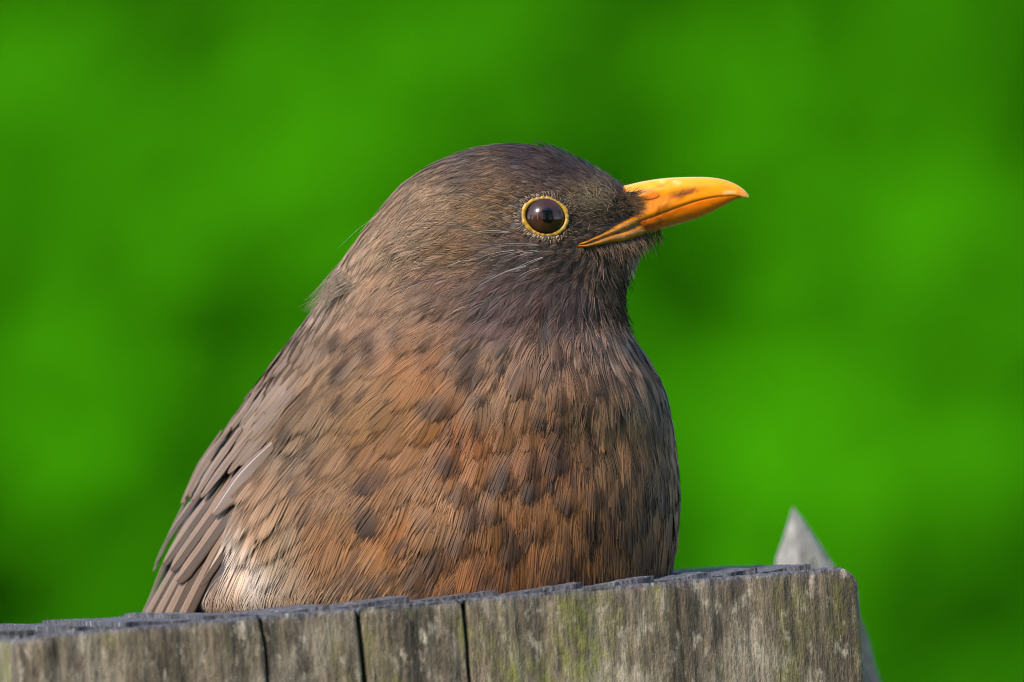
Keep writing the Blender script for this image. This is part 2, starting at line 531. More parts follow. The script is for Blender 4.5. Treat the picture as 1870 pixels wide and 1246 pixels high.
# worn rings of the end grain stand up as ragged slabs, each with a steep outer end
def end_slab(a, b, right, seed):
    n, m = 40, 26
    r = np.random.default_rng(seed)
    u = np.linspace(0, 1, n)[:, None]; v = np.linspace(0, 1, m)[None, :]
    yf = 2.2 + 3.5 * r.random() + 1.6 * (vnoise(np.stack([u * (b - a) / 3 + seed, 0 * u, 0 * u], -1), 5) - .5)
    yb = PD - 2.0 - 3 * r.random()
    y = yf + (yb - yf) * v
    skew = 0.06 * (y - 30) + 1.4 * (vnoise(np.stack([y / 6, 0 * y + seed, 0 * y], -1), 9) - .5)
    x = np.clip(a + (b - a) * u + skew, 0.8, PW - 1.5)
    amp = r.uniform(0.75, 1.2)
    t = u if right else 1 - u
    h = amp * t ** 0.85 + 0.30 * (fbm(np.stack([x / 1.1, y / 2.2, 0 * x + seed], -1), 3, 2) - .5) + top_fall(x, y)
    top = np.stack(np.broadcast_arrays(x, y, h), -1).reshape(-1, 3)
    rim = np.concatenate([np.arange(m), np.arange(1, n) * m + m - 1, (n - 1) * m + np.arange(m - 2, -1, -1), np.arange(n - 2, 0, -1) * m])
    low = top[rim].copy(); low[:, 2] = -2.2
    k = len(rim); q = np.arange(k); q2 = (q + 1) % k
    F = np.concatenate([grid_faces(n, m), np.stack([rim[q], rim[q2], n * m + q2, n * m + q], 1)])
    P = np.concatenate([top, low])
    V = P - np.array([PW / 2, PD / 2, -1140.0])
    return mesh_np('end_grain_ridge', V, F, M_post, post, (0, 0, 0), smooth=False, attrs={'endgrain': np.concatenate([np.full(n * m, .95), np.full(k, .85)]), 'crack': np.zeros(n * m + k)})


L_ = [-4, 2.0, 8.4, 19.6, 34.0, 45.0]; R_ = [45.3, 55.0, 69.0, 84.6, 98.6, 110.7, 120.5, 128.6, 138.0]
for q, (a, b) in enumerate(zip(L_[:-1], L_[1:])):
    end_slab(a + .15, b - .1, False, 60 + q)
for q, (a, b) in enumerate(zip(R_[:-1], R_[1:])):
    end_slab(a + .1, b - .15, True, 80 + q)

# ------------------------------------------------------------------ pointed stake behind the post
def build_stake():
    lv = [(928, 1447, 1450), (940, 1443, 1459), (960, 1437, 1474), (1000, 1424, 1501), (1045, 1411, 1529), (1100, 1395, 1560), (1150, 1380, 1583), (1200, 1368, 1600), (1250, 1358, 1612), (1320, 1348, 1622), (1420, 1346, 1630)]
    Yc = 74.0
    ang = np.radians([176, 205, 238, 262, 318, 350, 45, 90, 135])
    rows = []
    for (py, l, r) in lv:
        c = W((l + r) / 2, py, Yc); hw = (r - l) / 2 / PXMM
        jit = 1 + 0.10 * np.array([0, .6, -.8, .5, -.7, 0, .4, -.3, .2]) * min(1, hw / 5)
        rows.append(np.stack([c[0] + hw * np.cos(ang) * jit, c[1] + 0.85 * hw * np.sin(ang) * jit, np.full(9, c[2])], -1))
    last = rows[-1]
    for dz in (200, 500, 1085):
        rows.append(last + np.array([dz * 0.06, 0, -dz]))
    R = np.array(rows)
    # refine each facet so that edges are a little worn
    out = []
    for q in range(len(R) - 1):
        for t in np.linspace(0, 1, 7)[:-1] if q < 10 else (0, .5):
            out.append(R[q] * (1 - t) + R[q + 1] * t)
    out.append(R[-1]); R = np.array(out)
    sub = 5
    cols = []
    for j in range(9):
        for t in np.linspace(0, 1, sub, endpoint=False):
            cols.append(R[:, j] * (1 - t) + R[:, (j + 1) % 9] * t)
    G = np.stack(cols, 1)
    ctr = G.mean(1, keepdims=True)
    nrm = unit(G - ctr)
    G = G + nrm * ((fbm(G / np.array([2.5, 2.5, 22]), 41, 3) - 0.5) * np.clip(np.linalg.norm(G - ctr, axis=-1) / 6, 0.05, 1))[..., None] * 2.0
    n, m = G.shape[:2]
    V = G.reshape(-1, 3)
    tip = np.concatenate([V, [G[0].mean(0) + np.array([0, 0, 0.4])]])
    cap = np.array([[n * m, (j + 1) % m, j] for j in range(m)])
    return tip, [grid_faces(n, m, True), cap]


V, F = build_stake()
sb = np.array([V[:, 0].mean(), 62, 0])
stake = mesh_np('fence_stake', V, F, M_stake, None, sb, smooth=False)
stake.location = Vector(sb * MM)
tag(stake, 'pale grey pointed wooden stake rising behind the broad post', 'stake')

# ================================================================== the blackbird
BASE = PO + ex * 66 + ey * 36
bird = empty('blackbird', BASE)
tag(bird, 'brown blackbird with orange bill and yellow eye ring sitting fluffed up on the post', 'bird')


def plane_z(x, y):
    """height of the post's top under x, y"""
    n = ez
    return PO[2] - ((x - PO[0]) * n[0] + (y - PO[1]) * n[1]) / n[2]


# ---- body: sections level by level (photo row, left edge, right edge, depth ratio, turn of the section, depth of its middle)
ROWS = np.array([
    (264, 912, 958, 0.60, 0, -10), (268, 880, 994, 0.60, 0, -10), (275, 848, 1020, 0.60, 0, -10), (285, 818, 1044, 0.60, 0, -10), (300, 786, 1074, 0.60, 0, -10),
    (320, 753, 1112, 0.60, 0, -10), (340, 726, 1142, 0.60, 0, -10), (360, 708, 1160, 0.60, 0, -10), (380, 692, 1170, 0.60, 0, -10),
    (400, 676, 1176, 0.61, 0, -10), (420, 660, 1186, 0.62, 0, -10), (440, 645, 1186, 0.63, -2, -10), (465, 628, 1172, 0.65, -4, -10),
    (495, 608, 1158, 0.68, -8, -9.5), (530, 589, 1149, 0.72, -12, -9), (560, 572, 1143, 0.75, -17, -8.5), (590, 549, 1147, 0.77, -22, -7), (620, 526, 1163, 0.78, -26, -6),
    (660, 497, 1190, 0.79, -30, -4), (700, 468, 1212, 0.80, -33, -3), (740, 440, 1226, 0.80, -35, -2), (780, 416, 1233, 0.80, -35, -1), (820, 394, 1238, 0.80, -35, 0),
    (870, 368, 1243, 0.80, -35, 0), (920, 341, 1244, 0.80, -35, 0), (970, 322, 1241, 0.80, -35, 0), (1020, 304, 1234, 0.80, -35, 0),
    (1060, 293, 1227, 0.80, -35, 0), (1100, 285, 1220, 0.80, -35, 0), (1150, 330, 1196, 0.8, -35, 0), (1200, 360, 1180, 0.8, -35, 0), (1240, 480, 1100, 0.8, -35, 0)], float)


def pchip(xk, yk, x):
    h = np.diff(xk); d = np.diff(yk) / h
    m = np.zeros(len(xk)); m[0] = d[0]; m[-1] = d[-1]
    for i in range(1, len(xk) - 1):
        m[i] = 0 if d[i - 1] * d[i] <= 0 else 2 * d[i - 1] * d[i] / (d[i - 1] + d[i])
    i = np.clip(np.searchsorted(xk, x) - 1, 0, len(h) - 1)
    t = (x - xk[i]) / h[i]
    return ((1 + 2 * t) * (1 - t) ** 2 * yk[i] + t * (1 - t) ** 2 * h[i] * m[i] + t * t * (3 - 2 * t) * yk[i + 1] + t * t * (t - 1) * h[i] * m[i + 1])


def build_body():
    py = np.concatenate([264 + 36 * np.linspace(0, 1, 26) ** 1.6, np.linspace(302, 640, 84), np.linspace(645, 1240, 110)])
    c = [pchip(ROWS[:, 0], ROWS[:, k], py) for k in range(1, 6)]
    Lx, Rx, rho, phi, cy = c
    INS = 7
    th = np.linspace(0, 2 * math.pi, 144, endpoint=False)
    rows = []
    for q in range(len(py)):
        ins = min(INS, (Rx[q] - Lx[q]) * 0.2)
        half = ((Rx[q] - Lx[q]) / 2 - ins) / PXMM
        f = math.radians(phi[q])
        a = half / math.sqrt(math.cos(f) ** 2 + (rho[q] * math.sin(f)) ** 2)
        b = a * rho[q]
        hd = sstep(560, 430, py[q])
        ex_ = 1 - 0.17 * hd
        u = a * np.sign(np.cos(th)) * np.abs(np.cos(th)) ** ex_; v = b * np.sign(np.sin(th)) * np.abs(np.sin(th)) ** ex_
        # the face narrows towards the bill
        pxl = (Lx[q] + Rx[q]) / 2 + u * PXMM
        v = v * (1 - hd * 0.36 * sstep(1000, 1175, pxl))
        X = u * math.cos(f) - v * math.sin(f); Y = u * math.sin(f) + v * math.cos(f) + cy[q]
        base = W((Lx[q] + Rx[q]) / 2, py[q], 0)
        k = 1 + Y / DIST
        x = base[0] * k + X; z = ZC + (base[2] - ZC) * k - Y * TE
        rows.append(np.stack([x, Y, z], -1))
    V = np.concatenate(rows)
    n, m = len(py), len(th)
    top = V[:m].mean(0) + np.array([0, 0, 0.15]); bot = V[-m:].mean(0)
    V = np.concatenate([V, [top, bot]])
    F4 = grid_faces(n, m, True)[:, ::-1]
    j = np.arange(m); j2 = (j + 1) % m
    F3 = np.concatenate([np.stack([np.full(m, n * m), j, j2], 1), np.stack([np.full(m, n * m + 1), (n - 1) * m + j2, (n - 1) * m + j], 1)])
    return V, F4, F3


BV, BF4, BF3 = build_body()
ctr = np.array([0, 0, 0])
# make sure that faces look outwards
q = BF4[5000]; nn = np.cross(BV[q[1]] - BV[q[0]], BV[q[3]] - BV[q[0]])
if np.dot(nn, BV[q[0]] - BV.mean(0)) < 0:
    BF4 = BF4[:, ::-1]; BF3 = BF3[:, ::-1]
BVC = BV.copy(); BVC[:, 2] = np.maximum(BVC[:, 2], plane_z(BVC[:, 0], BVC[:, 1]) - 0.4)
body = mesh_np('body', BVC, [BF4, BF3], M_down, bird, BASE)
bvh = BVHTree.FromPolygons(BV.tolist(), BF4.tolist() + BF3.tolist())
TRI = np.concatenate([BF4[:, [0, 1, 2]], BF4[:, [0, 2, 3]], BF3])


def nearest(P):
    o = np.empty_like(P); n = np.empty_like(P)
    for i, v in enumerate(P):
        l, nr, _, _ = bvh.find_nearest(v)
        o[i] = l; n[i] = nr
    return o, n


def cast(px, py):
    """the place on the bird's near side that shows at a photo spot"""
    a = W(px, py, -200.0); b = W(px, py, 200.0)
    d = unit(b - a)
    l, n, _, _ = bvh.ray_cast(Vector(a), Vector(d))
    if l is None:
        l, n, _, _ = bvh.find_nearest(Vector(W(px, py, 0.0)))
    return np.array(l), np.array(n)


# ---- fields over the bird, by spots in side view
def idw(K, q, eps=40.0, pw=2.0):
    K = np.array(K, float)
    d2 = ((q[..., None, 0] - K[:, 0]) ** 2 + (q[..., None, 1] - K[:, 1]) ** 2 + eps ** 2)
    w = 1.0 / d2 ** pw
    w = w / w.sum(-1, keepdims=True)
    return w @ K[:, 2:]


FLOW = [(1150, 345, -1, -.45), (1100, 318, -1, -.5), (1030, 285, -1, -.25), (950, 272, -1, .05), (850, 300, -1, .42), (720, 380, -.8, .6), (620, 500, -.6, .8), (580, 560, -.6, .75), (880, 370, -1, .08), (800, 440, -1, .32), (920, 400, -1, .1),
        (950, 450, -.95, .22), (880, 470, -1, .3), (1090, 370, -1, -.25), (1130, 380, -1, -.2), (1060, 400, -1, 0), (1120, 400, -.9, .15), (1050, 440, -.9, .45), (1000, 445, -.95, .3), (1170, 430, -.15, 1), (1150, 445, -.2, 1), (1090, 470, -.45, .9),
        (1000, 490, -.8, .55), (1140, 530, .12, 1), (1150, 490, .1, 1), (1050, 560, -.25, 1), (950, 560, -.5, .9), (850, 560, -.75, .7), (750, 560, -.85, .55), (650, 570, -.75, .65), (1100, 650, .05, 1), (1000, 700, -.1, 1), (900, 700, -.3, 1),
        (800, 700, -.55, .85), (700, 700, -.72, .7), (620, 680, -.75, .66), (1180, 700, .35, 1), (1220, 900, .02, 1), (900, 900, -.12, 1), (750, 900, -.42, .9), (600, 900, -.6, .8), (540, 800, -.75, .7), (500, 1000, -.35, .95), (1100, 1000, 0, 1),
        (540, 650, -.62, .8), (480, 730, -.6, .8), (400, 850, -.42, .92), (340, 950, -.35, .95), (450, 850, -.6, .8)]

COL = [(950, 280, 68, 60, 70), (1060, 305, 70, 62, 68), (1010, 300, 66, 58, 64), (1130, 335, 86, 74, 72), (850, 305, 96, 86, 84), (900, 330, 100, 84, 74), (780, 380, 128, 112, 98), (700, 460, 132, 116, 104), (620, 520, 138, 124, 116), (570, 560, 140, 125, 116),
       (880, 390, 122, 104, 82), (900, 350, 118, 98, 80), (830, 460, 118, 96, 78), (900, 460, 98, 84, 80), (930, 500, 84, 74, 80), (1000, 500, 82, 72, 76), (1090, 360, 150, 130, 110), (1060, 360, 122, 104, 90), (1060, 405, 98, 82, 70), (1110, 395, 96, 80, 66), (1150, 370, 92, 70, 56), (1050, 440, 104, 88, 74),
       (1120, 470, 72, 58, 48), (1150, 440, 72, 58, 48), (1040, 480, 74, 62, 62), (1150, 500, 170, 160, 156), (1100, 520, 104, 86, 80), (1135, 550, 140, 122, 116), (700, 540, 134, 112, 98), (800, 540, 118, 98, 92), (900, 570, 104, 86, 90), (1050, 570, 100, 84, 88), (980, 540, 92, 78, 84),
       (680, 600, 140, 112, 96), (760, 620, 138, 110, 92), (1000, 650, 146, 116, 102), (1120, 620, 160, 136, 128), (620, 700, 144, 114, 88), (750, 740, 156, 112, 76), (680, 760, 150, 114, 80), (900, 700, 150, 120, 100), (1050, 740, 150, 118, 96), (1180, 720, 164, 134, 116),
       (700, 850, 156, 112, 78), (830, 830, 158, 104, 66), (1000, 850, 146, 104, 76), (1150, 850, 172, 128, 94), (1210, 900, 164, 128, 100), (550, 900, 148, 114, 86), (490, 1000, 158, 130, 106), (432, 1050, 184, 172, 166), (400, 1090, 158, 140, 126),
       (600, 1000, 150, 112, 80), (750, 1000, 156, 112, 74), (900, 1000, 150, 102, 64), (1050, 1000, 152, 106, 70), (1180, 1000, 166, 124, 90), (800, 950, 162, 128, 104), (540, 800, 144, 118, 96), (500, 860, 138, 114, 96),
       (560, 630, 124, 106, 94), (480, 740, 124, 104, 92), (400, 850, 124, 103, 90), (340, 950, 128, 106, 92)]
_c = np.array(COL, float)
_h = (_c[:, 1] < 560)[:, None]
_c[:, 2:] = np.where(_h, _c[:, 2:] * np.array([1.0, 0.97, 0.93]), _c[:, 2:]); _c[:, 2:] = lin(_c[:, 2:]); COL = _c

# spacing of the feathers, their length and half width, in mm
SIZE = [(950, 285, 1.5, 5.5, 1.3), (850, 310, 1.6, 6, 1.4), (1080, 320, 1.0, 3.6, 0.9), (1140, 345, 0.75, 2.2, 0.6), (1090, 370, 0.8, 2.6, 0.65), (1140, 390, 0.7, 2.0, 0.5), (1040, 400, 0.75, 1.8, .5), (1050, 440, 0.9, 2.6, 0.7), (950, 400, 0.85, 2.2, .6), (995, 350, 0.8, 2, .6), (995, 445, 0.85, 2.4, .6), (900, 390, 1.35, 5, 1.2), (800, 420, 1.6, 6.5, 1.5),
        (700, 450, 1.9, 7.5, 1.8), (620, 520, 2.2, 8, 2.0), (900, 480, 1.4, 6.5, 1.2), (1000, 490, 1.3, 5.5, 1.1), (1130, 450, 1.0, 4.0, 0.8), (1140, 510, 1.4, 6.5, 1.1), (1050, 560, 1.6, 6.5, 1.5), (900, 570, 1.9, 7.5, 1.9), (750, 560, 2.2, 8, 2.2), (1000, 640, 2.6, 10, 2.7), (750, 660, 3.2, 12, 3.6),
        (1130, 640, 2.3, 9.5, 2.1), (620, 700, 3.4, 12, 4.2), (850, 760, 3.7, 13, 4.6), (1100, 780, 3.3, 12, 3.6), (700, 850, 4.2, 14, 5.2), (900, 900, 4.1, 14, 4.8), (1150, 900, 3.6, 13, 4.0), (600, 980, 4.0, 15, 4.6), (480, 1000, 3.4, 13, 3.8), (900, 1020, 4.2, 14, 4.8),
        (560, 630, 2.8, 10, 3.0), (480, 740, 3.2, 11, 3.2), (400, 860, 3.4, 12, 3.2), (540, 820, 3.2, 13, 4.0)]


# ---- bill outline, by photo column
CULM = np.array([(1092, 352), (1120, 344), (1142, 339.5), (1178, 331.5), (1205, 327.5), (1236, 325), (1280, 324.3), (1311, 327), (1337, 335), (1357, 347), (1366, 357)], float)
COMM = np.array([(1092, 430), (1110, 424), (1140, 414), (1170, 404), (1200, 393.5), (1225, 384), (1250, 375), (1280, 366), (1310, 360.5), (1337, 358.5), (1366, 361)], float)
GONY = np.array([(1092, 442), (1110, 442), (1135, 440.5), (1170, 431), (1204, 420.5), (1250, 407.5), (1280, 397), (1322, 376), (1345, 364.5), (1354, 361.5)], float)
BWID = np.array([(1092, 2.6), (1120, 3.2), (1150, 3.7), (1180, 3.75), (1210, 3.45), (1250, 2.8), (1300, 2.05), (1340, 1.25), (1358, 0.6), (1366, 0.15)], float)
HEADY = -10.0
EYE = (995.0, 397.0)


def in_poly(q, poly):
    x, y = q[..., 0], q[..., 1]
    r = np.zeros(x.shape, bool)
    n = len(poly)
    for i in range(n):
        x0, y0 = poly[i]; x1, y1 = poly[(i + 1) % n]
        c = ((y0 > y) != (y1 > y)) & (x < (x1 - x0) * (y - y0) / (y1 - y0 + 1e-12) + x0)
        r ^= c
    return r


BILL_BARE = [(1146, 338), (1176, 333), (1420, 300), (1420, 440), (1206, 424), (1192, 421), (1140, 441), (1120, 446), (1062, 455), (1050, 449), (1070, 438), (1104, 423), (1132, 406), (1150, 395), (1172, 377), (1178, 362), (1160, 348)]
WING = [(655, 585), (610, 650), (545, 715), (500, 775), (505, 820), (478, 880), (455, 935), (400, 1030), (372, 1075), (366, 1180), (200, 1180), (200, 800), (500, 560)]
FLIGHT = [(430, 770), (500, 790), (495, 850), (460, 930), (392, 1075), (384, 1180), (200, 1180), (250, 800)]

# ---- scatter the roots: dart throwing with a local spacing
area = 0.5 * np.linalg.norm(np.cross(BV[TRI[:, 1]] - BV[TRI[:, 0]], BV[TRI[:, 2]] - BV[TRI[:, 0]]), axis=1)
NC = 260000
ti = rng.choice(len(TRI), NC, p=area / area.sum())
r1 = np.sqrt(rng.random(NC))[:, None]; r2 = rng.random(NC)[:, None]
P = BV[TRI[ti, 0]] * (1 - r1) + BV[TRI[ti, 1]] * (r1 * (1 - r2)) + BV[TRI[ti, 2]] * (r1 * r2)
ok = P[:, 2] > plane_z(P[:, 0], P[:, 1]) - 0.5
P = P[ok]
Q = PX(P)
SZ = idw(SIZE, Q, 25)
bf = sstep(2.4, 3.4, SZ[:, 0])
SZ = SZ * (1 - bf[:, None] * np.array([0.20, -0.06, 0.16]))
# more candidates are needed where feathers are small; fewer, larger ones on the side away from the lens
far = P[:, 1] > 6
R = SZ[:, 0] * np.where(far, 1.35, 1.0)
acc = []
cell = 1.0
gridd = {}
for i in range(len(P)):
    r = R[i]; p_ = P[i]
    key = (int(p_[0] // 4.5), int(p_[1] // 4.5), int(p_[2] // 4.5))
    good = True
    rr = r * r
    for a in (-1, 0, 1):
        for b in (-1, 0, 1):
            for c_ in (-1, 0, 1):
                for j in gridd.get((key[0] + a, key[1] + b, key[2] + c_), ()):
                    d = P[j] - p_
                    if d[0] * d[0] + d[1] * d[1] + d[2] * d[2] < rr:
                        good = False; break
                if not good: break
            if not good: break
        if not good: break
    if good:
        gridd.setdefault(key, []).append(i); acc.append(i)
acc = np.array(acc)
P = P[acc]; Q = Q[acc]; SZ = SZ[acc]; far = far[acc]
print('roots', len(P))

near = ~far
e_d = np.hypot((Q[:, 0] - EYE[0]) / 46, (Q[:, 1] - EYE[1]) / 41)
headside = (Q[:, 1] < 470)
drop_ = (e_d < 1.0) & headside
drop_ |= in_poly(Q, BILL_BARE)
drop_ |= in_poly(Q, FLIGHT) & near
keep = ~drop_
P, Q, SZ, far = P[keep], Q[keep], SZ[keep], far[keep]
in_wing = in_poly(Q, WING) & ~far

# ---- lay every shaft along the surface
K = 8


def lay(P, L, steps=K, jit=0.07):
    n = len(P)
    C = np.zeros((n, steps, 3)); Nn = np.zeros((n, steps, 3))
    p_, nr = nearest(P)
    ang = rng.normal(0, jit, n)
    for s in range(steps):
        C[:, s] = p_; Nn[:, s] = nr
        q = PX(p_)
        fl = idw(FLOW, q, 35)
        a = ang * (0.4 + s / steps)
        dx = fl[:, 0] * np.cos(a) - fl[:, 1] * np.sin(a); dy = fl[:, 0] * np.sin(a) + fl[:, 1] * np.cos(a)
        v = np.stack([dx, 0 * dx, -dy], -1)
        v = v - nr * (v * nr).sum(-1, keepdims=True)
        mag = np.linalg.norm(v, axis=1, keepdims=True)
        dn = np.array([0, 0, -1.0]) - nr * (-nr[:, 2:3])
        v = np.where(mag > 0.12, v, unit(dn))
        if s < steps - 1:
            p_, nr = nearest(p_ + unit(v) * (L / (steps - 1))[:, None])
    return C, Nn


def frames(C, Nn):
    T = np.gradient(C, axis=1); T = unit(T)
    B = unit(np.cross(Nn, T))
    return T, B


def barbs(C, Nn, L, Wd, nb, nseg, h0, h1, kap, colf, wmm=0.17, fan=0.8, jit=0.04, loose=0.0, open_=0.55, uni=False, two=(1.14, 0.52)):
    """every barb of every feather as a thin tapered ribbon, fanning out to a rounded tip;
    returns vertices (F, nv, 3), faces of one feather and colours"""
    Fn, Kk = C.shape[:2]
    T, B = frames(C, Nn)
    vv = (np.arange(nb) + 0.5) / nb
    v = vv[None, None, :] + rng.normal(0, 0.12 / nb, (Fn, 2, nb))
    v = np.clip(v, 0.005, 0.995)
    xe = np.cos(v * math.pi / 2) ** fan
    ye = open_ + (1 - open_) * np.sin(v * math.pi / 2) + rng.normal(0, jit, v.shape)
    ss = 0.02 + 0.72 * v
    if uni:
        xe = 1 - v
        ye = open_ + (1 - open_) * np.sqrt(np.clip(1 - xe ** 2.4, 0, 1)) + rng.normal(0, jit, v.shape)
        ss = 0.02 + 0.66 * v ** 1.3
    t = np.linspace(0, 1, nseg + 1)
    sgn = np.array([-1.0, 1.0])[None, :, None, None]
    lat = (Wd[:, None, None] * xe)[..., None] * (1 - (1 - t) ** (2.5 if uni else 1.9))
    sf = ss[..., None] + (ye - ss)[..., None] * t
    # loose barbs part and bend aside towards their ends
    lat = lat + loose * (rng.normal(0, 1, v.shape)[..., None] * t ** 2) * Wd[:, None, None, None]
    g = sf * (Kk - 1)
    ix = np.clip(np.floor(g), 0, Kk - 2).astype(int); f = (g - ix)[..., None]
    fi = np.arange(Fn)[:, None, None, None]
    c = C[fi, ix] * (1 - f) + C[fi, ix + 1] * f
    fc = np.clip(f, 0, 1)
    n = unit(Nn[fi, ix] * (1 - fc) + Nn[fi, ix + 1] * fc)
    b = unit(B[fi, ix] * (1 - fc) + B[fi, ix + 1] * fc)
    h = h0[:, None, None, None] + h1[:, None, None, None] * np.clip(sf, 0, 1.2)
    hb = rng.normal(0, 0.02, v.shape)[..., None] * t * Wd[:, None, None, None]
    pos = c + b * (sgn * lat)[..., None] + n * (h + hb - 0.5 * kap[:, None, None, None] * lat ** 2)[..., None]
    tan = unit(np.gradient(pos, axis=3))
    sd = unit(np.cross(n, tan))
    hw = np.broadcast_to(wmm * (0.55 + 0.45 * np.sin(np.clip(t * 1.6, 0, 1.57))) * (1 - 0.8 * np.clip((t - 0.75) / 0.25, 0, 1) ** 1.5), sf.shape)
    hw = hw * (1 + 0.12 * rng.normal(0, 1, v.shape))[..., None].clip(0.4, 1.6)
    roll = 0.28 * hw * np.where(sgn > 0, 1, -1)
    v0 = pos - sd * hw[..., None] + n * roll[..., None]
    v1 = pos + sd * hw[..., None] - n * roll[..., None]
    V = np.stack([v0, v1], 4)                       # F,2,nb,nseg+1,2,3
    colr = colf(sf, lat / np.maximum(Wd[:, None, None, None], 1e-6), sgn, rng.normal(0, 1, v.shape)[..., None], pos)
    # the hooked side of a barb is duskier than the other
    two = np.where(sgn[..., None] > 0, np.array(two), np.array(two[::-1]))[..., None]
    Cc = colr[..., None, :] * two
    nv = 2 * nb * (nseg + 1) * 2
    V = V.reshape(Fn, nv, 3); Cc = np.broadcast_to(Cc, (Fn, 2, nb, nseg + 1, 2, 3)).reshape(Fn, nv, 3)
    idx = np.arange(nv).reshape(2 * nb, nseg + 1, 2)
    fa = np.stack([idx[:, :-1, 0], idx[:, :-1, 1], idx[:, 1:, 1], idx[:, 1:, 0]], -1).reshape(-1, 4)
    return V, fa, Cc


GAIN = np.array([0.66, 0.585, 0.50])


def join(V, fa, Cc):
    n, nv = V.shape[:2]
    F = (fa[None] + (np.arange(n) * nv)[:, None, None]).reshape(-1, 4)
    return V.reshape(-1, 3), F, Cc.reshape(-1, 3)


def make_set(sel, nb, nseg, **kw):
    """barbs of the chosen feathers"""
    p, q, sz = P[sel], Q[sel], SZ[sel]
    n = len(p)
    L = sz[:, 1] * rng.uniform(0.88, 1.15, n); Wd = sz[:, 2] * rng.uniform(0.85, 1.15, n)
    C, Nn = lay(p, L)
    ok = np.ones(n, bool)
    tipq = PX(C)
    eb = np.hypot((tipq[..., 0] - EYE[0]) / 46, (tipq[..., 1] - EYE[1]) / 41)
    ok &= ~((eb < 1.0) & (tipq[..., 1] < 470)).any(1)
    C, Nn, L, Wd, q, p = C[ok], Nn[ok], L[ok], Wd[ok], q[ok], p[ok]
    n = len(q)
    br = np.exp(rng.normal(0, kw.get('var', 0.10), (n, 1)))
    warm = rng.normal(0, 0.035, (n, 1)) * np.array([[1, 0, -1.0]])
    tint = br * (1 + warm) * GAIN
    # breast feathers carry a dark blot before the tip
    bz = sstep(540, 660, q[:, 1]) * sstep(520, 640, q[:, 0])
    spot = (1 - kw.get('plain', 0.0)) * (rng.random(n) < (0.48 + .25 * sstep(850, 1050, q[:, 0])) * bz) * rng.uniform(0.6, 1.0, n)
    sp_s = rng.uniform(0.80, 0.97, n); sp_w = rng.uniform(0.6, 1.1, n); sp_l = rng.uniform(0.17, 0.32, n); sp_o = rng.normal(0, 0.15, n)

    def colf(sf, lf, sgn, rb, pos):
        Qv = PX(pos)
        c = idw(COL, Qv, 30)
        lum = (c * np.array([.3, .5, .2])).sum(-1, keepdims=True)
        c = c * (lum / 0.15) ** 0.28
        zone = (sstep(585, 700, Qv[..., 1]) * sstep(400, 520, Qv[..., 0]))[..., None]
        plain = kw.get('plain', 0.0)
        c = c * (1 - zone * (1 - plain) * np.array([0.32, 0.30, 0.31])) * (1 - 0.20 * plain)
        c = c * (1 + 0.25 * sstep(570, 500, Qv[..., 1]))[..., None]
        c = c * tint[:, None, None, None, :]
        # rusty and dusky mottling lies across neighbouring feathers
        sh = np.stack([(Qv[..., 0] + 0.5 * sstep(950, 600, Qv[..., 0]) * (Qv[..., 1] - 800)) / 30, Qv[..., 1] / 44, pos[..., 1] / 8], -1)
        z2 = sstep(560, 660, Qv[..., 1]) * sstep(540, 700, Qv[..., 0]) * (1 - plain)
        rust = sstep(.45, .72, fbm(sh * 0.4 + 7, 51, 2)) * z2 * sstep(1150, 950, Qv[..., 0])
        c = c * (1 + rust[..., None] * np.array([0.14, 0.0, -0.16]))
        mot = 0.8 * sstep(.57, .70, fbm(sh, 61, 2) + 0.06 * sstep(900, 1150, Qv[..., 0]) + .04 * sstep(760, 600, Qv[..., 1])) * z2
        x = (sgn * lf - sp_o[:, None, None, None]) / sp_w[:, None, None, None]
        y = (sf - sp_s[:, None, None, None]) / sp_l[:, None, None, None]
        k = np.exp(-(x ** 2 + y ** 2) ** 1.3) * spot[:, None, None, None]
        k = (0.93 * np.maximum(k, 0.88 * mot))[..., None]
        c = c * (1 - k) + np.array([0.026, 0.0175, 0.015]) * k
        c = c * np.exp(kw.get('bvar', 0.16) * rb)[..., None]
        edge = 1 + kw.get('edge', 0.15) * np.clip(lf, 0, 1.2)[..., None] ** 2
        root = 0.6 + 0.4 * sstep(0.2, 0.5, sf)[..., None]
        return np.clip(c * edge * root, 0.004, 0.8)

    h0 = np.full(n, kw.get('h0', 0.0)) ; h1 = kw.get('h1', 0.07) * L * rng.uniform(0.7, 1.35, n)
    h1 = h1 + kw.get('hx', lambda q: 0)(q)
    kap = np.full(n, kw.get('kap', 0.03))
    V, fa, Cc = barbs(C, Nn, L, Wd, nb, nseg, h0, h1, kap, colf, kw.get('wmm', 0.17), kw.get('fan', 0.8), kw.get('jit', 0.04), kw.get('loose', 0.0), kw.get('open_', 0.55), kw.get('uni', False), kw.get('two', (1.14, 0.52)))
    return V, fa, Cc, q, L * Wd, C


sz_r = SZ[:, 0]
tiny = sz_r < 1.15
small = (sz_r >= 1.15) & (sz_r < 1.85)
mid = (sz_r >= 1.85) & (sz_r < 2.5)
big = sz_r >= 2.5


def flank_lift(q):
    return 1.6 * np.exp(-(((q[:, 0] - 520) / 60) ** 2 + ((q[:, 1] - 830) / 70) ** 2)) + 0.7 * np.exp(-(((q[:, 0] - 590) / 40) ** 2 + ((q[:, 1] - 690) / 60) ** 2))


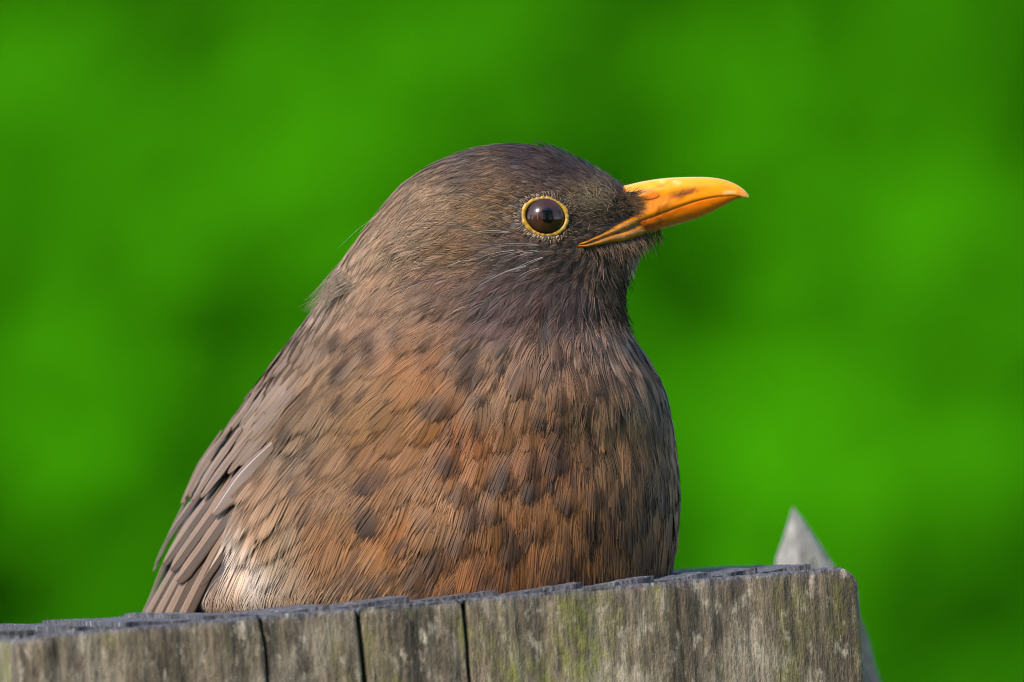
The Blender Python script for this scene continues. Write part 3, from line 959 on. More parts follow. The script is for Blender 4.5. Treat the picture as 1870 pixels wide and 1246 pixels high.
parts = []
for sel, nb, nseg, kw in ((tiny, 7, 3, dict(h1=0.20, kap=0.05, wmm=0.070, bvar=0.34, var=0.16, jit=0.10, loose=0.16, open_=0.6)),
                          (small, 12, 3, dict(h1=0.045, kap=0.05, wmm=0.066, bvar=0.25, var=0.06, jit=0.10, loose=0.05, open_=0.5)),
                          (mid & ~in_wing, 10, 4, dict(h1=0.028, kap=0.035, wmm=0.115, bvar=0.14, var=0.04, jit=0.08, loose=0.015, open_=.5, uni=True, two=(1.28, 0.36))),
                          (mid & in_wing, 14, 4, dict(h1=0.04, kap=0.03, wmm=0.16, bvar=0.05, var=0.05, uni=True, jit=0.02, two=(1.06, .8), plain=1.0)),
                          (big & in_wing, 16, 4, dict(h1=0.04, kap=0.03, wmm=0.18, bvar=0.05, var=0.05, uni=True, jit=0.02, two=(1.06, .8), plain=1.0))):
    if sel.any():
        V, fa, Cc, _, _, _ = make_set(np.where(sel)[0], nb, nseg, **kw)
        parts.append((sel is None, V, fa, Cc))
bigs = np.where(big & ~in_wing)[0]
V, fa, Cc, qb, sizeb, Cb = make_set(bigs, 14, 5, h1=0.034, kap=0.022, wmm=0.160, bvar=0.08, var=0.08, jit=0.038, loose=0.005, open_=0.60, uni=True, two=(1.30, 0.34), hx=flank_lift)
frontness = np.where((Cb[:, 4, 1] < -4) & (qb[:, 1] < 1110), sizeb, -1)
order = np.argsort(-frontness)
single = order[:285][frontness[order[:285]] > 0]
rest = np.setdiff1d(np.arange(len(V)), single)
parts.append((False, V[rest], fa, Cc[rest]))
for i in single:
    mesh_np('feather', V[i], fa, M_feather, body, BASE, Cc[i])
AV, AF, AC, off = [], [], [], 0
for _, v, f, c in parts:
    a, b, d = join(v, f, c)
    AV.append(a); AF.append(b + off); AC.append(d); off += len(a)
plum = mesh_np('plumage', np.concatenate(AV), np.concatenate(AF), M_feather, bird, BASE, np.concatenate(AC))
plum['kind'] = 'stuff'
print('plumage verts', off, 'single feathers', len(single))


# ------------------------------------------------------------------ solid vaned feathers (wing, tail)
def path_on_body(pts, h, n=14, Yend=None):
    """smooth shaft through photo spots, laid on the bird h mm above the skin"""
    pts = np.array(pts, float)
    d = np.concatenate([[0], np.cumsum(np.hypot(*np.diff(pts, axis=0).T))])
    u = np.linspace(0, d[-1], n)
    if len(pts) > 2:
        xs = pchip(d, pts[:, 0], u); ys = pchip(d, pts[:, 1], u)
    else:
        xs = np.interp(u, d, pts[:, 0]); ys = np.interp(u, d, pts[:, 1])
    C = np.zeros((n, 3)); Nn = np.zeros((n, 3))
    last = None
    for i in range(n):
        a = W(xs[i], ys[i], -200.0); b = W(xs[i], ys[i], 200.0)
        l, nr, _, _ = bvh.ray_cast(Vector(a), Vector(unit(b - a)))
        if l is None and ys[i] <= 1118:
            l, nr, _, _ = bvh.find_nearest(Vector(W(xs[i], ys[i], 8.0)))
        if l is None or ys[i] > 1118:
            if last is not None:
                dd = (C[i - 1] - C[i - 2]) if i > 1 else np.array([0, 0, -1.])
                Yk = C[i - 1][1] + dd[1]
                C[i] = W(xs[i], ys[i], Yk); Nn[i] = Nn[i - 1]
            else:
                l, nr, _, _ = bvh.find_nearest(Vector(W(xs[i], ys[i], 5.0)))
                C[i] = W(xs[i], ys[i], l[1]); Nn[i] = nr
        else:
            C[i] = np.array(l); Nn[i] = np.array(nr)
        last = C[i]
    Nn = unit(Nn + np.array([0, -0.15, 0.0]))
    for _ in range(4):
        C[1:-1] = (C[:-2] + 2 * C[1:-1] + C[2:]) / 4
        Nn[1:-1] = unit(Nn[:-2] + 2 * Nn[1:-1] + Nn[2:])
    s = np.linspace(0, 1, n)
    hh = h * (0.35 + 0.65 * s) if np.isscalar(h) else np.interp(s, np.linspace(0, 1, len(h)), h)
    return C + Nn * np.asarray(hh)[:, None], Nn


def vane(name, C, Nn, half, parent, c_out, c_in, seed, tip=0.35, asym=0.5, camber=0.12, shaft=(150, 130, 118), pale=0.35, ragged=0.05):
    """a stiff feather: two vanes with a raised shaft, closed below"""
    r = np.random.default_rng(seed)
    n = 26
    s_ = np.linspace(0, 1, len(C)); s = 1 - (1 - np.linspace(0, 1, n)) ** 1.35
    C = np.stack([np.interp(s, s_, C[:, k]) for k in range(3)], 1)
    Nn = unit(np.stack([np.interp(s, s_, Nn[:, k]) for k in range(3)], 1))
    T = unit(np.gradient(C, axis=0)); B = unit(np.cross(Nn, T))
    Ltot = np.linalg.norm(np.diff(C, axis=0), axis=1).sum()
    us = np.array([-1, -.75, -.5, -.25, -.07, 0, .07, .25, .5, .75, 1.0])
    m = len(us)
    prof = np.minimum(1, 0.45 + 1.6 * s) * np.where(s > 1 - tip, np.sqrt(np.clip(1 - ((s - 1 + tip) / tip) ** 2.2, 0, 1)), 1)
    prof = np.maximum(prof, 0.02)
    hl, hr = half * 2 * asym, half * 2 * (1 - asym)
    wl = np.where(us < 0, hl, hr)
    jag = 1 + ragged * (vnoise(np.stack([s[:, None] * Ltot / 1.1 + 0 * us, np.sign(us)[None] * 3 + 0 * s[:, None], 0 * s[:, None] * us], -1), seed) - 0.5)
    lat = us[None] * wl[None] * prof[:, None] * np.where(np.abs(us)[None] > .6, jag, 1)
    # barbs end ahead of where they leave the shaft
    fwd = 0.55 * np.abs(lat) * (1 - s[:, None] * 0.75)
    top = C[:, None] + B[:, None] * lat[..., None] + T[:, None] * fwd[..., None] * 0.5 + Nn[:, None] * (-camber * lat ** 2 / half + 0.14 * np.exp(-(us / 0.06) ** 2)[None])[..., None]
    bot = top - Nn[:, None] * 0.05
    V = np.concatenate([top.reshape(-1, 3), bot.reshape(-1, 3)])
    ft = grid_faces(n, m); fb = grid_faces(n, m)[:, ::-1] + n * m
    rim = np.concatenate([np.arange(m), (np.arange(1, n)) * m + m - 1, (n - 1) * m + np.arange(m - 2, -1, -1), np.arange(n - 2, 0, -1) * m])
    rim2 = np.roll(rim, -1)
    fr = np.stack([rim, rim + n * m, rim2 + n * m, rim2], 1)
    co, ci = lin(c_out), lin(c_in)
    a = np.abs(us)[None, :, None]
    k = np.where(us[None, :, None] < 0, 1.0, 0.0) * np.ones((n, 1, 1))
    c = ci * (1 - k) + co * k
    c = c * (1 + pale * np.clip((a - 0.55) / 0.45, 0, 1) ** 2)
    c = c * (0.88 + 0.24 * vnoise(np.stack([s[:, None] * Ltot / 5 + 0 * us, us[None] * 1.5 + 0 * s[:, None], 0 * lat + seed], -1), seed))[..., None]
    shf = np.exp(-(us / 0.05) ** 2)[None, :, None]
    c = c * (1 - shf) + lin(shaft) * shf
    c = np.clip(c * GAIN * np.array([0.96, 0.96, 0.94]), 0.004, 0.8)
    barb = (s[:, None] * Ltot - np.abs(lat) * 1.3) / 0.28
    return mesh_np(name, V, [ft, fb, fr], M_vane, parent, BASE, np.concatenate([c.reshape(-1, 3)] * 2), True, {'barb': np.concatenate([barb.ravel()] * 2)})


wing = bpy.data.objects.new('wing', None); col.objects.link(wing); wing.parent = bird
OUT, INN = (138, 115, 100), (84, 68, 60)
# long flight feathers, from the flank to the back: each next one lies over the last
flights = [([(470, 905), (425, 985), (369, 1072)], 1.0, 0.55, 0.42), ([(462, 895), (405, 1000), (326, 1165)], 1.6, 1.5, 0.50), ([(452, 885), (390, 985), (304, 1165)], 1.9, 2.1, 0.5),
           ([(440, 885), (378, 985), (285, 1165)], 1.9, 2.7, 0.5), ([(425, 880), (362, 985), (267, 1165)], 1.8, 3.2, 0.5), ([(410, 880), (336, 985), (250, 1160)], 1.4, 3.5, 0.5),
           ([(455, 880), (405, 965), (338, 1066)], 1.7, 3.1, 0.45), ([(436, 880), (390, 950), (330, 1046)], 1.6, 3.7, 0.5), ([(418, 872), (372, 945), (318, 1038)], 1.5, 4.2, 0.5), ([(396, 868), (345, 950), (294, 1035)], 1.4, 4.5, 0.5), ([(372, 880), (326, 955), (285, 1045)], 1.1, 4.5, 0.5)]
for i, (pts, hw, h, asy) in enumerate(flights):
    C, Nn = path_on_body(pts, 0.5 + h * 0.38)
    vane('flight_feather', C, Nn, hw, wing, OUT if i else (190, 172, 156), INN, 100 + i, tip=0.16, asym=asy, pale=0.3)
# greater coverts with a free pointed tip, then the rows above
gc = [([(505, 812), (455, 868), (406, 946)], 1.75, 4.6, .30), ([(470, 790), (430, 850), (386, 918)], 1.15, 4.9, .5), ([(452, 785), (412, 850), (372, 924)], 1.2, 5.1, .5), ([(432, 785), (392, 850), (360, 920)], 1.15, 5.3, .5), ([(412, 790), (378, 855), (350, 925)], 1.1, 5.4, .5), ([(396, 800), (362, 865), (341, 925)], 1.0, 5.3, .5)]
for i, (pts, hw, h, asy) in enumerate(gc):
    C, Nn = path_on_body(pts, [0.8 + (h - 4) * .3, 1.5 + (h - 4) * .4, 1.9 + (h - 4) * .4 - (.9 if i >= 4 else 0)])
    vane('covert_feather', C, Nn, hw, wing, (134, 113, 100) if i else (126, 106, 100), (108, 89, 79), 140 + i, tip=0.42, asym=asy, shaft=(205, 200, 205) if i == 0 else (150, 130, 116), pale=0.45, ragged=0.12)
mc = []
r = np.random.default_rng(5)
for row, (x0, y0, x1, y1, cnt, ln, hw, h) in enumerate([(516, 775, 388, 835, 9, 108, 1.15, 4.0), (532, 728, 418, 778, 9, 104, 1.2, 3.0), (556, 680, 448, 722, 8, 100, 1.25, 2.0)]):
    for t in np.linspace(0, 1, cnt):
        x = x0 + (x1 - x0) * t + r.normal(0, 5); y = y0 + (y1 - y0) * t + r.normal(0, 6)
        dx = -0.58 + 0.10 * t; dy = math.sqrt(1 - dx * dx)
        l = ln * r.uniform(.85, 1.15)
        mc.append(([(x, y), (x + dx * l * .5 + 3, y + dy * l * .5), (x + dx * l, y + dy * l)], hw * r.uniform(.85, 1.15), h + r.uniform(-.3, .3)))
for i, (pts, hw, h) in enumerate(mc):
    C, Nn = path_on_body(pts, [0.15 + .12 * h, .45 + .17 * h, 0.55 + .18 * h])
    v = r.uniform(0.92, 1.08)
    vane('covert_feather', C, Nn, hw, wing, tuple(v * a for a in (126, 108, 96)), tuple(v * a for a in (116, 98, 86)), 180 + i, tip=0.6, asym=.5, pale=0.12, ragged=0.25)

# tail, behind the post
tail = bpy.data.objects.new('tail', None); col.objects.link(tail); tail.parent = bird
for i in range(7):
    a = W(395 - 6 * i, 1090, 34.0 + 2 * i); d = unit(np.array([-0.30 - 0.02 * i, 0.34, -0.88]))
    s = np.linspace(0, 1, 12)[:, None]
    C = a + d * s * 62
    Nn = np.repeat(unit(np.array([[-0.55, -0.5, -0.05]]) + np.array([[0.0, 0.0, 0.0]])), 12, 0)
    vane('tail_feather', C + Nn * 0.3 * i, Nn, 4.2, tail, (120, 100, 90), (100, 84, 76), 300 + i, tip=0.12)

# ------------------------------------------------------------------ loose tufts: nape crest, pale shafts, throat streaks, eye lashes
def strand_set(name, items, parent, mat=M_feather, seg=7):
    """thin tapering barbs given as (points mm, radius mm, colour)"""
    V, F, Cc, off = [], [], [], 0
    for pts, rad, c in items:
        pts = np.asarray(pts, float)
        n = len(pts)
        T = unit(np.gradient(pts, axis=0))
        s1 = unit(np.cross(T, np.array([0, -1.0, 0.02]))); s2 = unit(np.cross(T, s1))
        rr = rad * (1 - 0.85 * np.linspace(0, 1, n) ** 1.3)
        th = np.radians([90, 210, 330])
        ring = pts[:, None] + rr[:, None, None] * (np.cos(th)[None, :, None] * s1[:, None] + np.sin(th)[None, :, None] * s2[:, None])
        V.append(ring.reshape(-1, 3)); F.append(grid_faces(n, 3, True, off)); Cc.append(np.repeat(np.asarray(c)[None], n * 3, 0)); off += n * 3
    return mesh_np(name, np.concatenate(V), np.concatenate(F), mat, parent, BASE, np.concatenate(Cc))


def surf_strand(pts, h0, h1, n=8):
    C, Nn = path_on_body(pts, [h0, (h0 + h1) / 2, h1], n)
    return C


r = np.random.default_rng(12)
items = []
# pale bare shafts on the ear coverts
for (pts) in [[(982, 447), (930, 444), (872, 452)], [(940, 462), (905, 466), (868, 480)], [(985, 458), (950, 462), (915, 474)], [(960, 487), (925, 496), (893, 512)], [(985, 492), (960, 500), (940, 515)], [(930, 428), (890, 424), (850, 432)], [(905, 505), (880, 516), (862, 532)], [(840, 478), (826, 484), (815, 488)], [(990, 470), (962, 480), (940, 492)]]:
    for k in range(2):
        o = r.normal(0, 2.0, 2)
        items.append((surf_strand([(x + o[0], y + o[1] + (0, 2, 5)[j] * k) for j, (x, y) in enumerate(pts)], 0.75, 0.95), 0.04 if k == 0 else 0.026, lin((195, 187, 182)) * r.uniform(.3, .7)))
strand_set('pale_shafts', items, body)['kind'] = 'stuff'

items = []
# throat: long narrow dark and whitish tips standing off the front edge
for k in range(260):
    y = r.uniform(455, 590); x = np.interp(y, [430, 470, 500, 540, 590, 620], [1172, 1158, 1146, 1138, 1136, 1145]) - abs(r.normal(0, 26))
    l = r.uniform(26, 52)
    pale = (r.random() < (0.75 if x > 1143 else 0.0)) and y < 600
    c = lin((200, 188, 182)) * r.uniform(.4, .9) if pale else lin((92, 76, 68)) * r.uniform(.4, 1.0)
    dx = r.normal(0.20, 0.14)
    items.append((surf_strand([(x, y), (x + dx * l * .5, y + l * .5), (x + dx * l + 3, y + l)], 0.6, r.uniform(.9, 1.8), 6), r.uniform(.06, .13), c))
# chin bristles under the bill
for k in range(520):
    x = 1048 + 156 * r.uniform(0, 1) ** .7; y = np.interp(x, [1085, 1135, 1170, 1204], [447, 441, 432, 420]) + abs(r.normal(0, 10)) - 2
    if x < 1176:
        l, nr = cast(x, y); base = np.array(l) + np.array(nr) * .15
    else:
        base = W(x, y - 3, HEADY - r.uniform(-1, 1) * np.interp(x, [1176, 1204], [3.0, 1.6]))
    l = r.uniform(1.0, 3.4) * np.interp(x, [1050, 1110, 1150, 1204], [.25, 1, 1, .7])
    d = unit(np.array([r.normal(0.12, .25), r.normal(-.30, .15), -1]))
    tip = base + d * l + np.array([0.2, 0, 0]) * l
    c = lin((128, 104, 84)) * r.uniform(.08, .9)
    items.append((np.stack([base, base * .5 + tip * .5 + np.array([.08, 0, 0]) * l, tip]), r.uniform(.03, .07), c))
strand_set('throat_bristles', items, body)['kind'] = 'stuff'
items = []
# bristly tuft of the lores lying over the root of the bill
for k in range(760):
    x = r.uniform(1045, 1160); y = max(np.interp(x, [1045, 1085, 1160], [372, 372, 366]) + r.normal(0, 15), 352 if x > 1110 else 330)
    a = r.normal(math.pi + 0.35, .45) if x < 1128 else r.normal(-0.1, 0.5)
    l_ = r.uniform(14, 26)
    pts = []
    for t in (0, .33, .66, 1):
        X_ = x + l_ * t * math.cos(a) + 3 * t * t; Y_ = y + l_ * t * math.sin(a)
        l, nr = cast(X_, Y_)
        bw = np.interp(X_, BWID[:, 0], BWID[:, 1])
        pts.append(W(X_, Y_, min(l[1], HEADY - bw * 0.93) - 0.35 - 0.35 * t))
    c = lin((132, 106, 84)) * r.uniform(.12, .8) if x > 1122 or y > 384 else lin((160, 136, 110)) * r.uniform(.2, .85)
    items.append((np.array(pts), r.uniform(.04, .075), c))
strand_set('lore_bristles', items, body)['kind'] = 'stuff'

items = []
# crest of loose nape feathers
for (x, y, ln, dx, dy) in [(622, 496, 84, -.66, .75), (630, 510, 92, -.78, .62), (640, 520, 96, -.87, .50)]:
    for k in range(34):
        o = r.normal(0, 6, 2); a = r.normal(0, .09); l = ln * r.uniform(.45, 1.0)
        ddx = dx * math.cos(a) - dy * math.sin(a); ddy = dx * math.sin(a) + dy * math.cos(a)
        p0, n0 = cast(x + o[0], y + o[1])
        d = np.array([ddx, 0, -ddy])
        pts = [p0 + (d + np.array([0, 0.25, 0])) * l / PXMM * t + n0 * 0.5 + np.array([0, 0, -0.5 * t * t]) for t in (0, .25, .5, .75, 1)]
        items.append((pts, r.uniform(.04, .08), lin((150, 130, 114)) * r.uniform(.45, .85)))
for (pts) in [[(690, 392), (655, 418), (615, 455)]]:
    Yk = cast(690, 420)[0][1] + 2
    items.append(([W(x, y, Yk) for x, y in pts], .022, lin((150, 140, 132))))
strand_set('nape_tuft', items, body)['kind'] = 'stuff'

# ------------------------------------------------------------------ bill
def bill_half(upper):
    xe = 1366.0 if upper else 1354.0
    xs = 1092 + (xe - 1092) * (1 - (1 - np.linspace(0, 1, 70)) ** 1.5)
    rows = []; cols = []
    th = np.linspace(0, math.pi, 25)
    r_ = np.random.default_rng(3)
    for x in xs:
        zc = pchip(COMM[:, 0], COMM[:, 1], np.array([x]))[0]
        w = pchip(BWID[:, 0], BWID[:, 1], np.array([x]))[0]
        if upper:
            ze = pchip(CULM[:, 0], CULM[:, 1], np.array([x]))[0]
            zc0 = zc + (1.2 if x > 1352 else 0)
            yy = -w * np.sign(np.cos(th)) * np.abs(np.cos(th)) ** 0.85
            pz = zc0 + (ze - zc0) * np.sin(th) ** 0.95
        else:
            ze = pchip(GONY[:, 0], GONY[:, 1], np.array([x]))[0]
            zc0 = zc - 0.9
            w = w * 0.98
            yy = -w * np.sign(np.cos(th)) * np.abs(np.cos(th)) ** 0.8
            pz = zc0 + (ze - zc0) * np.sin(th) ** 0.9
            w = w * min(1, (1354 - x) / 20 + 0.15)
        # a soft groove along the side
        P_ = W(np.full(25, x), pz, 0.0)
        P_[:, 1] = HEADY + yy
        P_[:, 2] -= (HEADY + yy) * TE
        if upper:
            gro = np.exp(-((pz - (zc - (zc - ze) * 0.45)) / 6.0) ** 2) * sstep(1290, 1200, x)
            P_[:, 1] += np.sign(-yy + 1e-9) * 0.35 * gro * (np.abs(yy) > 0.5)
        rows.append(P_)
        q = np.stack([np.full(25, x), pz], -1)
        f = np.clip((x - 1092) / 270, 0, 1)
        if upper:
            c = lin((252, 178, 18)) * np.ones((25, 1))
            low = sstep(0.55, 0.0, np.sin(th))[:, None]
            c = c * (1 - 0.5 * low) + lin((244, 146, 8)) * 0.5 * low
            ridge_glint = sstep(0.93, 1.0, np.sin(th))[:, None] * 0.55  # pale highlight along the culmen, put into the colour
            c = c * (1 - ridge_glint) + lin((252, 222, 150)) * ridge_glint
            # dusky smear behind the middle, brown stain round the nostril
            def blot(cx, cy, rx, ry, slope):
                dy = pz - (cy + slope * (x - cx))
                n_ = vnoise(np.stack([np.full(25, x) / 7, pz / 4, 0 * pz], -1), 6)
                return np.clip(np.exp(-(((x - cx) / rx) ** 2 + (dy / ry) ** 2) ** 1.5) * (0.45 + 1.1 * n_), 0, 1)[:, None]
            for (cx, cy, rx, ry, sl, cc, am) in [(1250, 352, 32, 6.5, -.13, (110, 60, 46), .85), (1225, 362, 16, 6, -.2, (140, 70, 40), .6), (1192, 361, 16, 9, -.2, (216, 84, 20), .7), (1180, 352, 20, 5, 0, (140, 88, 60), .7), (1195, 374, 36, 5, -.25, (150, 96, 80), .65), (1206, 341, 10, 3, 0, (140, 80, 30), .5), (1215, 378, 40, 3, -.5, (120, 60, 20), .8), (1175, 400, 40, 4, -.3, (150, 76, 22), .7), (1160, 385, 24, 8, -.3, (130, 76, 40), .7), (1240, 356, 20, 2.2, -.1, (84, 44, 36), .8)]:
                k = blot(cx, cy, rx, ry, sl) * am
                c = c * (1 - k) + lin(cc) * k
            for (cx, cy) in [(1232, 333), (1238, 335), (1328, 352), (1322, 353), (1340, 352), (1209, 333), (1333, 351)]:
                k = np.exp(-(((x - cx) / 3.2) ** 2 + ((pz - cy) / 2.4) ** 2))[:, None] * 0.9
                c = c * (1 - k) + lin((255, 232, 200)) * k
            if x > 1345:
                k = sstep(1345, 1366, x) * .5
                c = c * (1 - k) + lin((240, 205, 130)) * k
        else:
            c = lin((248, 140, 2)) * np.ones((25, 1))
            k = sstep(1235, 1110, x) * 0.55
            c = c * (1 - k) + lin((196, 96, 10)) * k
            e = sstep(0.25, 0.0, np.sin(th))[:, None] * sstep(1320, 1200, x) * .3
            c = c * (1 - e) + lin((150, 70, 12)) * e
            n_ = vnoise(np.stack([np.full(25, x) / 14, pz / 3, 0 * pz + 4], -1), 16)[:, None]
            k = sstep(.5, .75, n_) * sstep(1290, 1190, x) * .75
            c = c * (1 - k) + lin((140, 74, 26)) * k
        c = c * (0.84 + 0.30 * fbm(np.stack([np.full(25, x) / 11, pz / 3.5, 0 * pz + 2], -1), 23, 3))[:, None]
        cols.append(c)
    V = np.concatenate(rows); C = np.concatenate(cols)
    n, m = len(xs), 25
    F = grid_faces(n, m)
    if not upper:
        F = F[:, ::-1]
    close = np.stack([np.arange(n - 1) * m, np.arange(1, n) * m, np.arange(1, n) * m + m - 1, np.arange(n - 1) * m + m - 1], 1)
    if not upper:
        close = close[:, ::-1]
    return V, np.concatenate([F, close]), C * np.array([0.78, 0.58, 0.35])


bill = bpy.data.objects.new('bill', None); col.objects.link(bill); bill.parent = bird
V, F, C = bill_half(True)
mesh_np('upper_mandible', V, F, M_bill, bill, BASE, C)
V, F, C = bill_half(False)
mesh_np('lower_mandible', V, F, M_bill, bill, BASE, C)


def tube_path(name, pts, rad, c, mat, parent, m=8):
    pts = np.asarray(pts, float); n = len(pts)
    T = unit(np.gradient(pts, axis=0)); s1 = unit(np.cross(T, np.array([0.03, -1.0, 0.02]))); s2 = unit(np.cross(T, s1))
    th = np.linspace(0, 2 * math.pi, m, endpoint=False)
    rad = np.broadcast_to(rad, (n,))
    G = pts[:, None] + rad[:, None, None] * (np.cos(th)[None, :, None] * s1[:, None] + np.sin(th)[None, :, None] * s2[:, None])
    V = np.concatenate([G.reshape(-1, 3), pts[:1], pts[-1:]])
    j = np.arange(m); j2 = (j + 1) % m
    cap = np.concatenate([np.stack([np.full(m, n * m), j2, j], 1), np.stack([np.full(m, n * m + 1), (n - 1) * m + j, (n - 1) * m + j2], 1)])
    return mesh_np(name, V, [grid_faces(n, m, True), cap], mat, parent, BASE, np.repeat(np.asarray(c)[None], len(V), 0))


# fleshy gape running back under the eye, on both sides; nostrils
for side in (-1, 1):
    up = np.array([(1052, 447), (1066, 442), (1085, 434), (1105, 424), (1130, 409), (1150, 398), (1180, 384)], float)
    lo = np.array([(1052, 451), (1066, 453), (1085, 450), (1110, 445), (1135, 442), (1160, 434), (1180, 427)], float)
    G = []; GC = []
    vs = np.linspace(0, 1, 15)
    for x in np.linspace(1052, 1180, 44):
        ya = np.interp(x, up[:, 0], up[:, 1]); yb = np.interp(x, lo[:, 0], lo[:, 1])
        com = 0.42 + 0.1 * (x - 1052) / 128
        for v_ in vs:
            y = ya + (yb - ya) * v_
            l, nr = cast(x, y)
            dome = math.sin(math.pi * min(v_ / com, 1)) ** .6 if v_ < com else math.sin(math.pi * min(max((v_ - com) / (1 - com), 0), 1)) ** .6
            edge = min(1, (x - 1050) / 14) * min(1, (1182 - x) / 25 + .3)
            p0 = np.array(l) + np.array(nr) * (0.15 + 0.62 * dome * edge)
            if side == 1:
                p0 = np.array([p0[0], 2 * HEADY - p0[1], p0[2] - (2 * HEADY - 2 * p0[1]) * TE])
            G.append(p0)
            n_ = vnoise(np.array([x / 9, y / 3, 2.0]), 9)
            c = lin((236, 146, 14)) * (0.62 + 0.5 * n_)
            c = c * (1 - 0.75 * math.exp(-((v_ - com) / 0.09) ** 2)) * (0.55 + 0.45 * min(1, min(v_, 1 - v_) / .18))
            GC.append(c * .55)
    gf = grid_faces(44, 15)
    mesh_np('gape', np.array(G), gf if side == -1 else gf[:, ::-1], M_bill, bill, BASE, np.array(GC))
    # a narrow slit with a raised rim
    a = np.linspace(0, 2 * math.pi, 28)
    wN = np.interp(1188, BWID[:, 0], BWID[:, 1])
    pts = []
    for t in a:
        x = 1189 + 12.5 * math.cos(t) + 2.0 * math.sin(t); y = 360 - 4.2 * math.sin(t) - 2.4 * math.cos(t)
        zc = np.interp(x, COMM[:, 0], COMM[:, 1]); ze = np.interp(x, CULM[:, 0], CULM[:, 1])
        sn = np.clip((zc - y) / (zc - ze), 0, .99)
        yw = np.interp(x, BWID[:, 0], BWID[:, 1]) * math.cos(math.asin(sn ** (1 / .95))) ** .85
        q = W(x, y, 0.0); q[1] = HEADY + side * (yw - 0.12); q[2] -= q[1] * TE
        pts.append(q)
    tube_path('nostril', np.array(pts), 0.09, lin((220, 120, 24)) * .55, M_bill, bill)

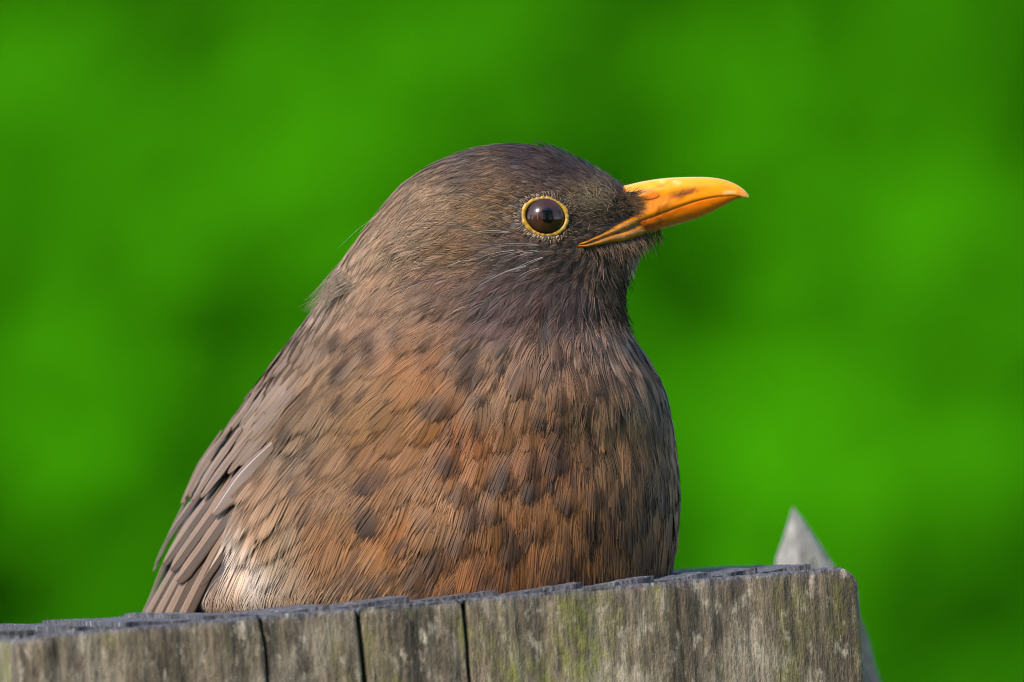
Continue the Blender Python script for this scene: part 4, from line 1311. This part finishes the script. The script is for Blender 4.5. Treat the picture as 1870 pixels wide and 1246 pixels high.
# ------------------------------------------------------------------ eyes
def build_eye(side):
    l, nr = cast(*EYE)
    cen = l.copy()
    ax = unit(nr * 0.55 + np.array([0.03, -0.6, 0.0]))
    if side == 1:
        cen = np.array([cen[0], 2 * HEADY - cen[1], cen[2] - (2 * HEADY - 2 * cen[1]) * TE])
        ax = ax * np.array([1, -1, 1])
    e1 = unit(np.cross(np.array([0, 0, 1.0]), ax)) ; e2 = np.cross(ax, e1)
    if e1[0] < 0: e1 = -e1
    plane = cen + ax * 0.55
    Rr = 3.75; cc = plane - ax * 2.0
    th = np.linspace(0, math.radians(80), 30); ph = np.linspace(0, 2 * math.pi, 48, endpoint=False)
    eye = None
    V = cc + Rr * (np.cos(th)[:, None, None] * ax + np.sin(th)[:, None, None] * (np.cos(ph)[None, :, None] * e1 + np.sin(ph)[None, :, None] * e2))
    n_ = vnoise(np.stack([np.cos(ph) * 6, np.sin(ph) * 6, 0 * ph], -1), 3)[None, :, None]
    c = np.array([0.030, 0.0085, 0.0036]) * (0.7 + 0.6 * n_) * (1 - 0.55 * sstep(0.70, 0.88, th / th[-1] * 1.4)[:, None, None] )
    eye = mesh_np('eye', V.reshape(-1, 3), grid_faces(30, 48, True), M_eye, bird, BASE, c.reshape(-1, 3) * np.ones((30 * 48, 1)))
    # pupil: a cap a hair above the iris, a little forward
    pa = unit(ax + e1 * 0.085 - e2 * 0.02)
    f1 = unit(np.cross(np.array([0, 0, 1.0]), pa)); f2 = np.cross(pa, f1)
    th2 = np.linspace(0, math.radians(19), 8)
    V = cc + (Rr + 0.012) * (np.cos(th2)[:, None, None] * pa + np.sin(th2)[:, None, None] * (0.93 * np.cos(ph)[None, :, None] * f1 + 1.07 * np.sin(ph)[None, :, None] * f2))
    mesh_np('pupil', V.reshape(-1, 3), grid_faces(8, 48, True), M_eye, eye, BASE, np.full((8 * 48, 3), 0.0012))
    # bare yellow ring, puckered
    ph = np.linspace(0, 2 * math.pi, 160, endpoint=False); a = np.linspace(0, 2 * math.pi, 12, endpoint=False)
    puck = 0.7 * (fbm(np.stack([np.cos(ph) * 9, np.sin(ph) * 9, 0 * ph], -1), 31, 3) - 0.5)
    Rx, Rz = 3.50 + 0.25 * puck, 3.18 + 0.25 * puck
    tilt = math.radians(-22) * (1 if side == -1 else -1)
    oval = 1 + 0.05 * np.cos(2 * (ph - tilt))
    mr = 0.38 * (1 + 0.8 * puck) * (1 + 0.12 * np.cos(ph + 2.4))
    rad = np.stack([np.cos(ph), np.sin(ph)], -1)
    V = []
    for k in a:
        off = np.cos(k) * mr; up = np.sin(k) * mr * 0.75
        V.append(plane + (rad[:, :1] * ((Rx * oval + off))[:, None]) * e1 + (rad[:, 1:] * ((Rz * oval + off))[:, None]) * e2 + ax * up[:, None])
    V = np.stack(V, 1)
    c = lin((214, 160, 30)) * (0.6 + 0.5 * (puck[:, None, None] + .5)) * np.ones((160, 12, 1))
    c = c * (1 - 0.35 * np.clip(-np.sin(a), 0, 1)[None, :, None]) * 0.5
    mesh_np('eye_ring', V.reshape(-1, 3), np.concatenate([grid_faces(160, 12, True), np.stack([159 * 12 + np.arange(12), 159 * 12 + (np.arange(12) + 1) % 12, (np.arange(12) + 1) % 12, np.arange(12)], 1)]), M_ring, eye, BASE, c.reshape(-1, 3))
    # rows of bead-like feathers round it
    items = []
    r = np.random.default_rng(8)
    for ring_, (k, l0) in enumerate([(1.19, .45), (1.33, .6)]):
        cnt = int(54 * k)
        for t in np.linspace(0, 2 * math.pi, cnt, endpoint=False):
            t = t + r.normal(0, .02)
            rx, rz = 3.6 * k, 3.22 * k
            kk = 1 + r.normal(0, .03)
            p0 = plane + e1 * rx * kk * math.cos(t) + e2 * rz * kk * math.sin(t)
            ln, nrr, _, _ = bvh.find_nearest(Vector(p0)); p0 = np.array(ln) + np.array(nrr) * (0.45 - 0.1 * ring_)
            d = e1 * math.cos(t) + e2 * math.sin(t) + np.array([-0.55, 0, 0]) + r.normal(0, .25, 3)
            d = unit(d - np.array(nrr) * np.dot(d, nrr))
            pale = r.uniform(.2, .95)
            items.append((np.stack([p0, p0 + d * l0 * .5 + np.array(nrr) * .18, p0 + d * l0]), r.uniform(.11, .17), lin((150, 124, 100)) * pale * (1.5 if (math.sin(t) < -.6 and ring_ == 0) else .75)))
    strand_set('lashes', items, eye)['kind'] = 'stuff'


for side in (-1, 1):
    build_eye(side)

# rictal bristles over the gape
items = []
r = np.random.default_rng(4)
for (x0, y0, x1, y1) in [(1105, 405, 1185, 416), (1098, 412, 1170, 420), (1108, 418, 1150, 440), (1096, 420, 1160, 436), (1140, 392, 1122, 418), (1136, 396, 1116, 420), (1146, 390, 1132, 416), (1112, 400, 1178, 408), (1150, 385, 1170, 396), (1092, 428, 1150, 432), (1100, 410, 1135, 428), (1120, 398, 1190, 412)]:
    pts = []
    for t in np.linspace(0, 1, 7):
        x = x0 + (x1 - x0) * t; y = y0 + (y1 - y0) * t - 4 * math.sin(math.pi * t)
        l, nr = cast(x, y)
        bw = np.interp(x, BWID[:, 0], BWID[:, 1])
        yk = min(l[1], HEADY - bw) - 0.4 - 0.6 * t
        pts.append(W(x, y, yk))
    items.append((np.array(pts), .042, np.array([0.018, 0.014, 0.016])))
strand_set('rictal_bristles', items, bill)['kind'] = 'stuff'
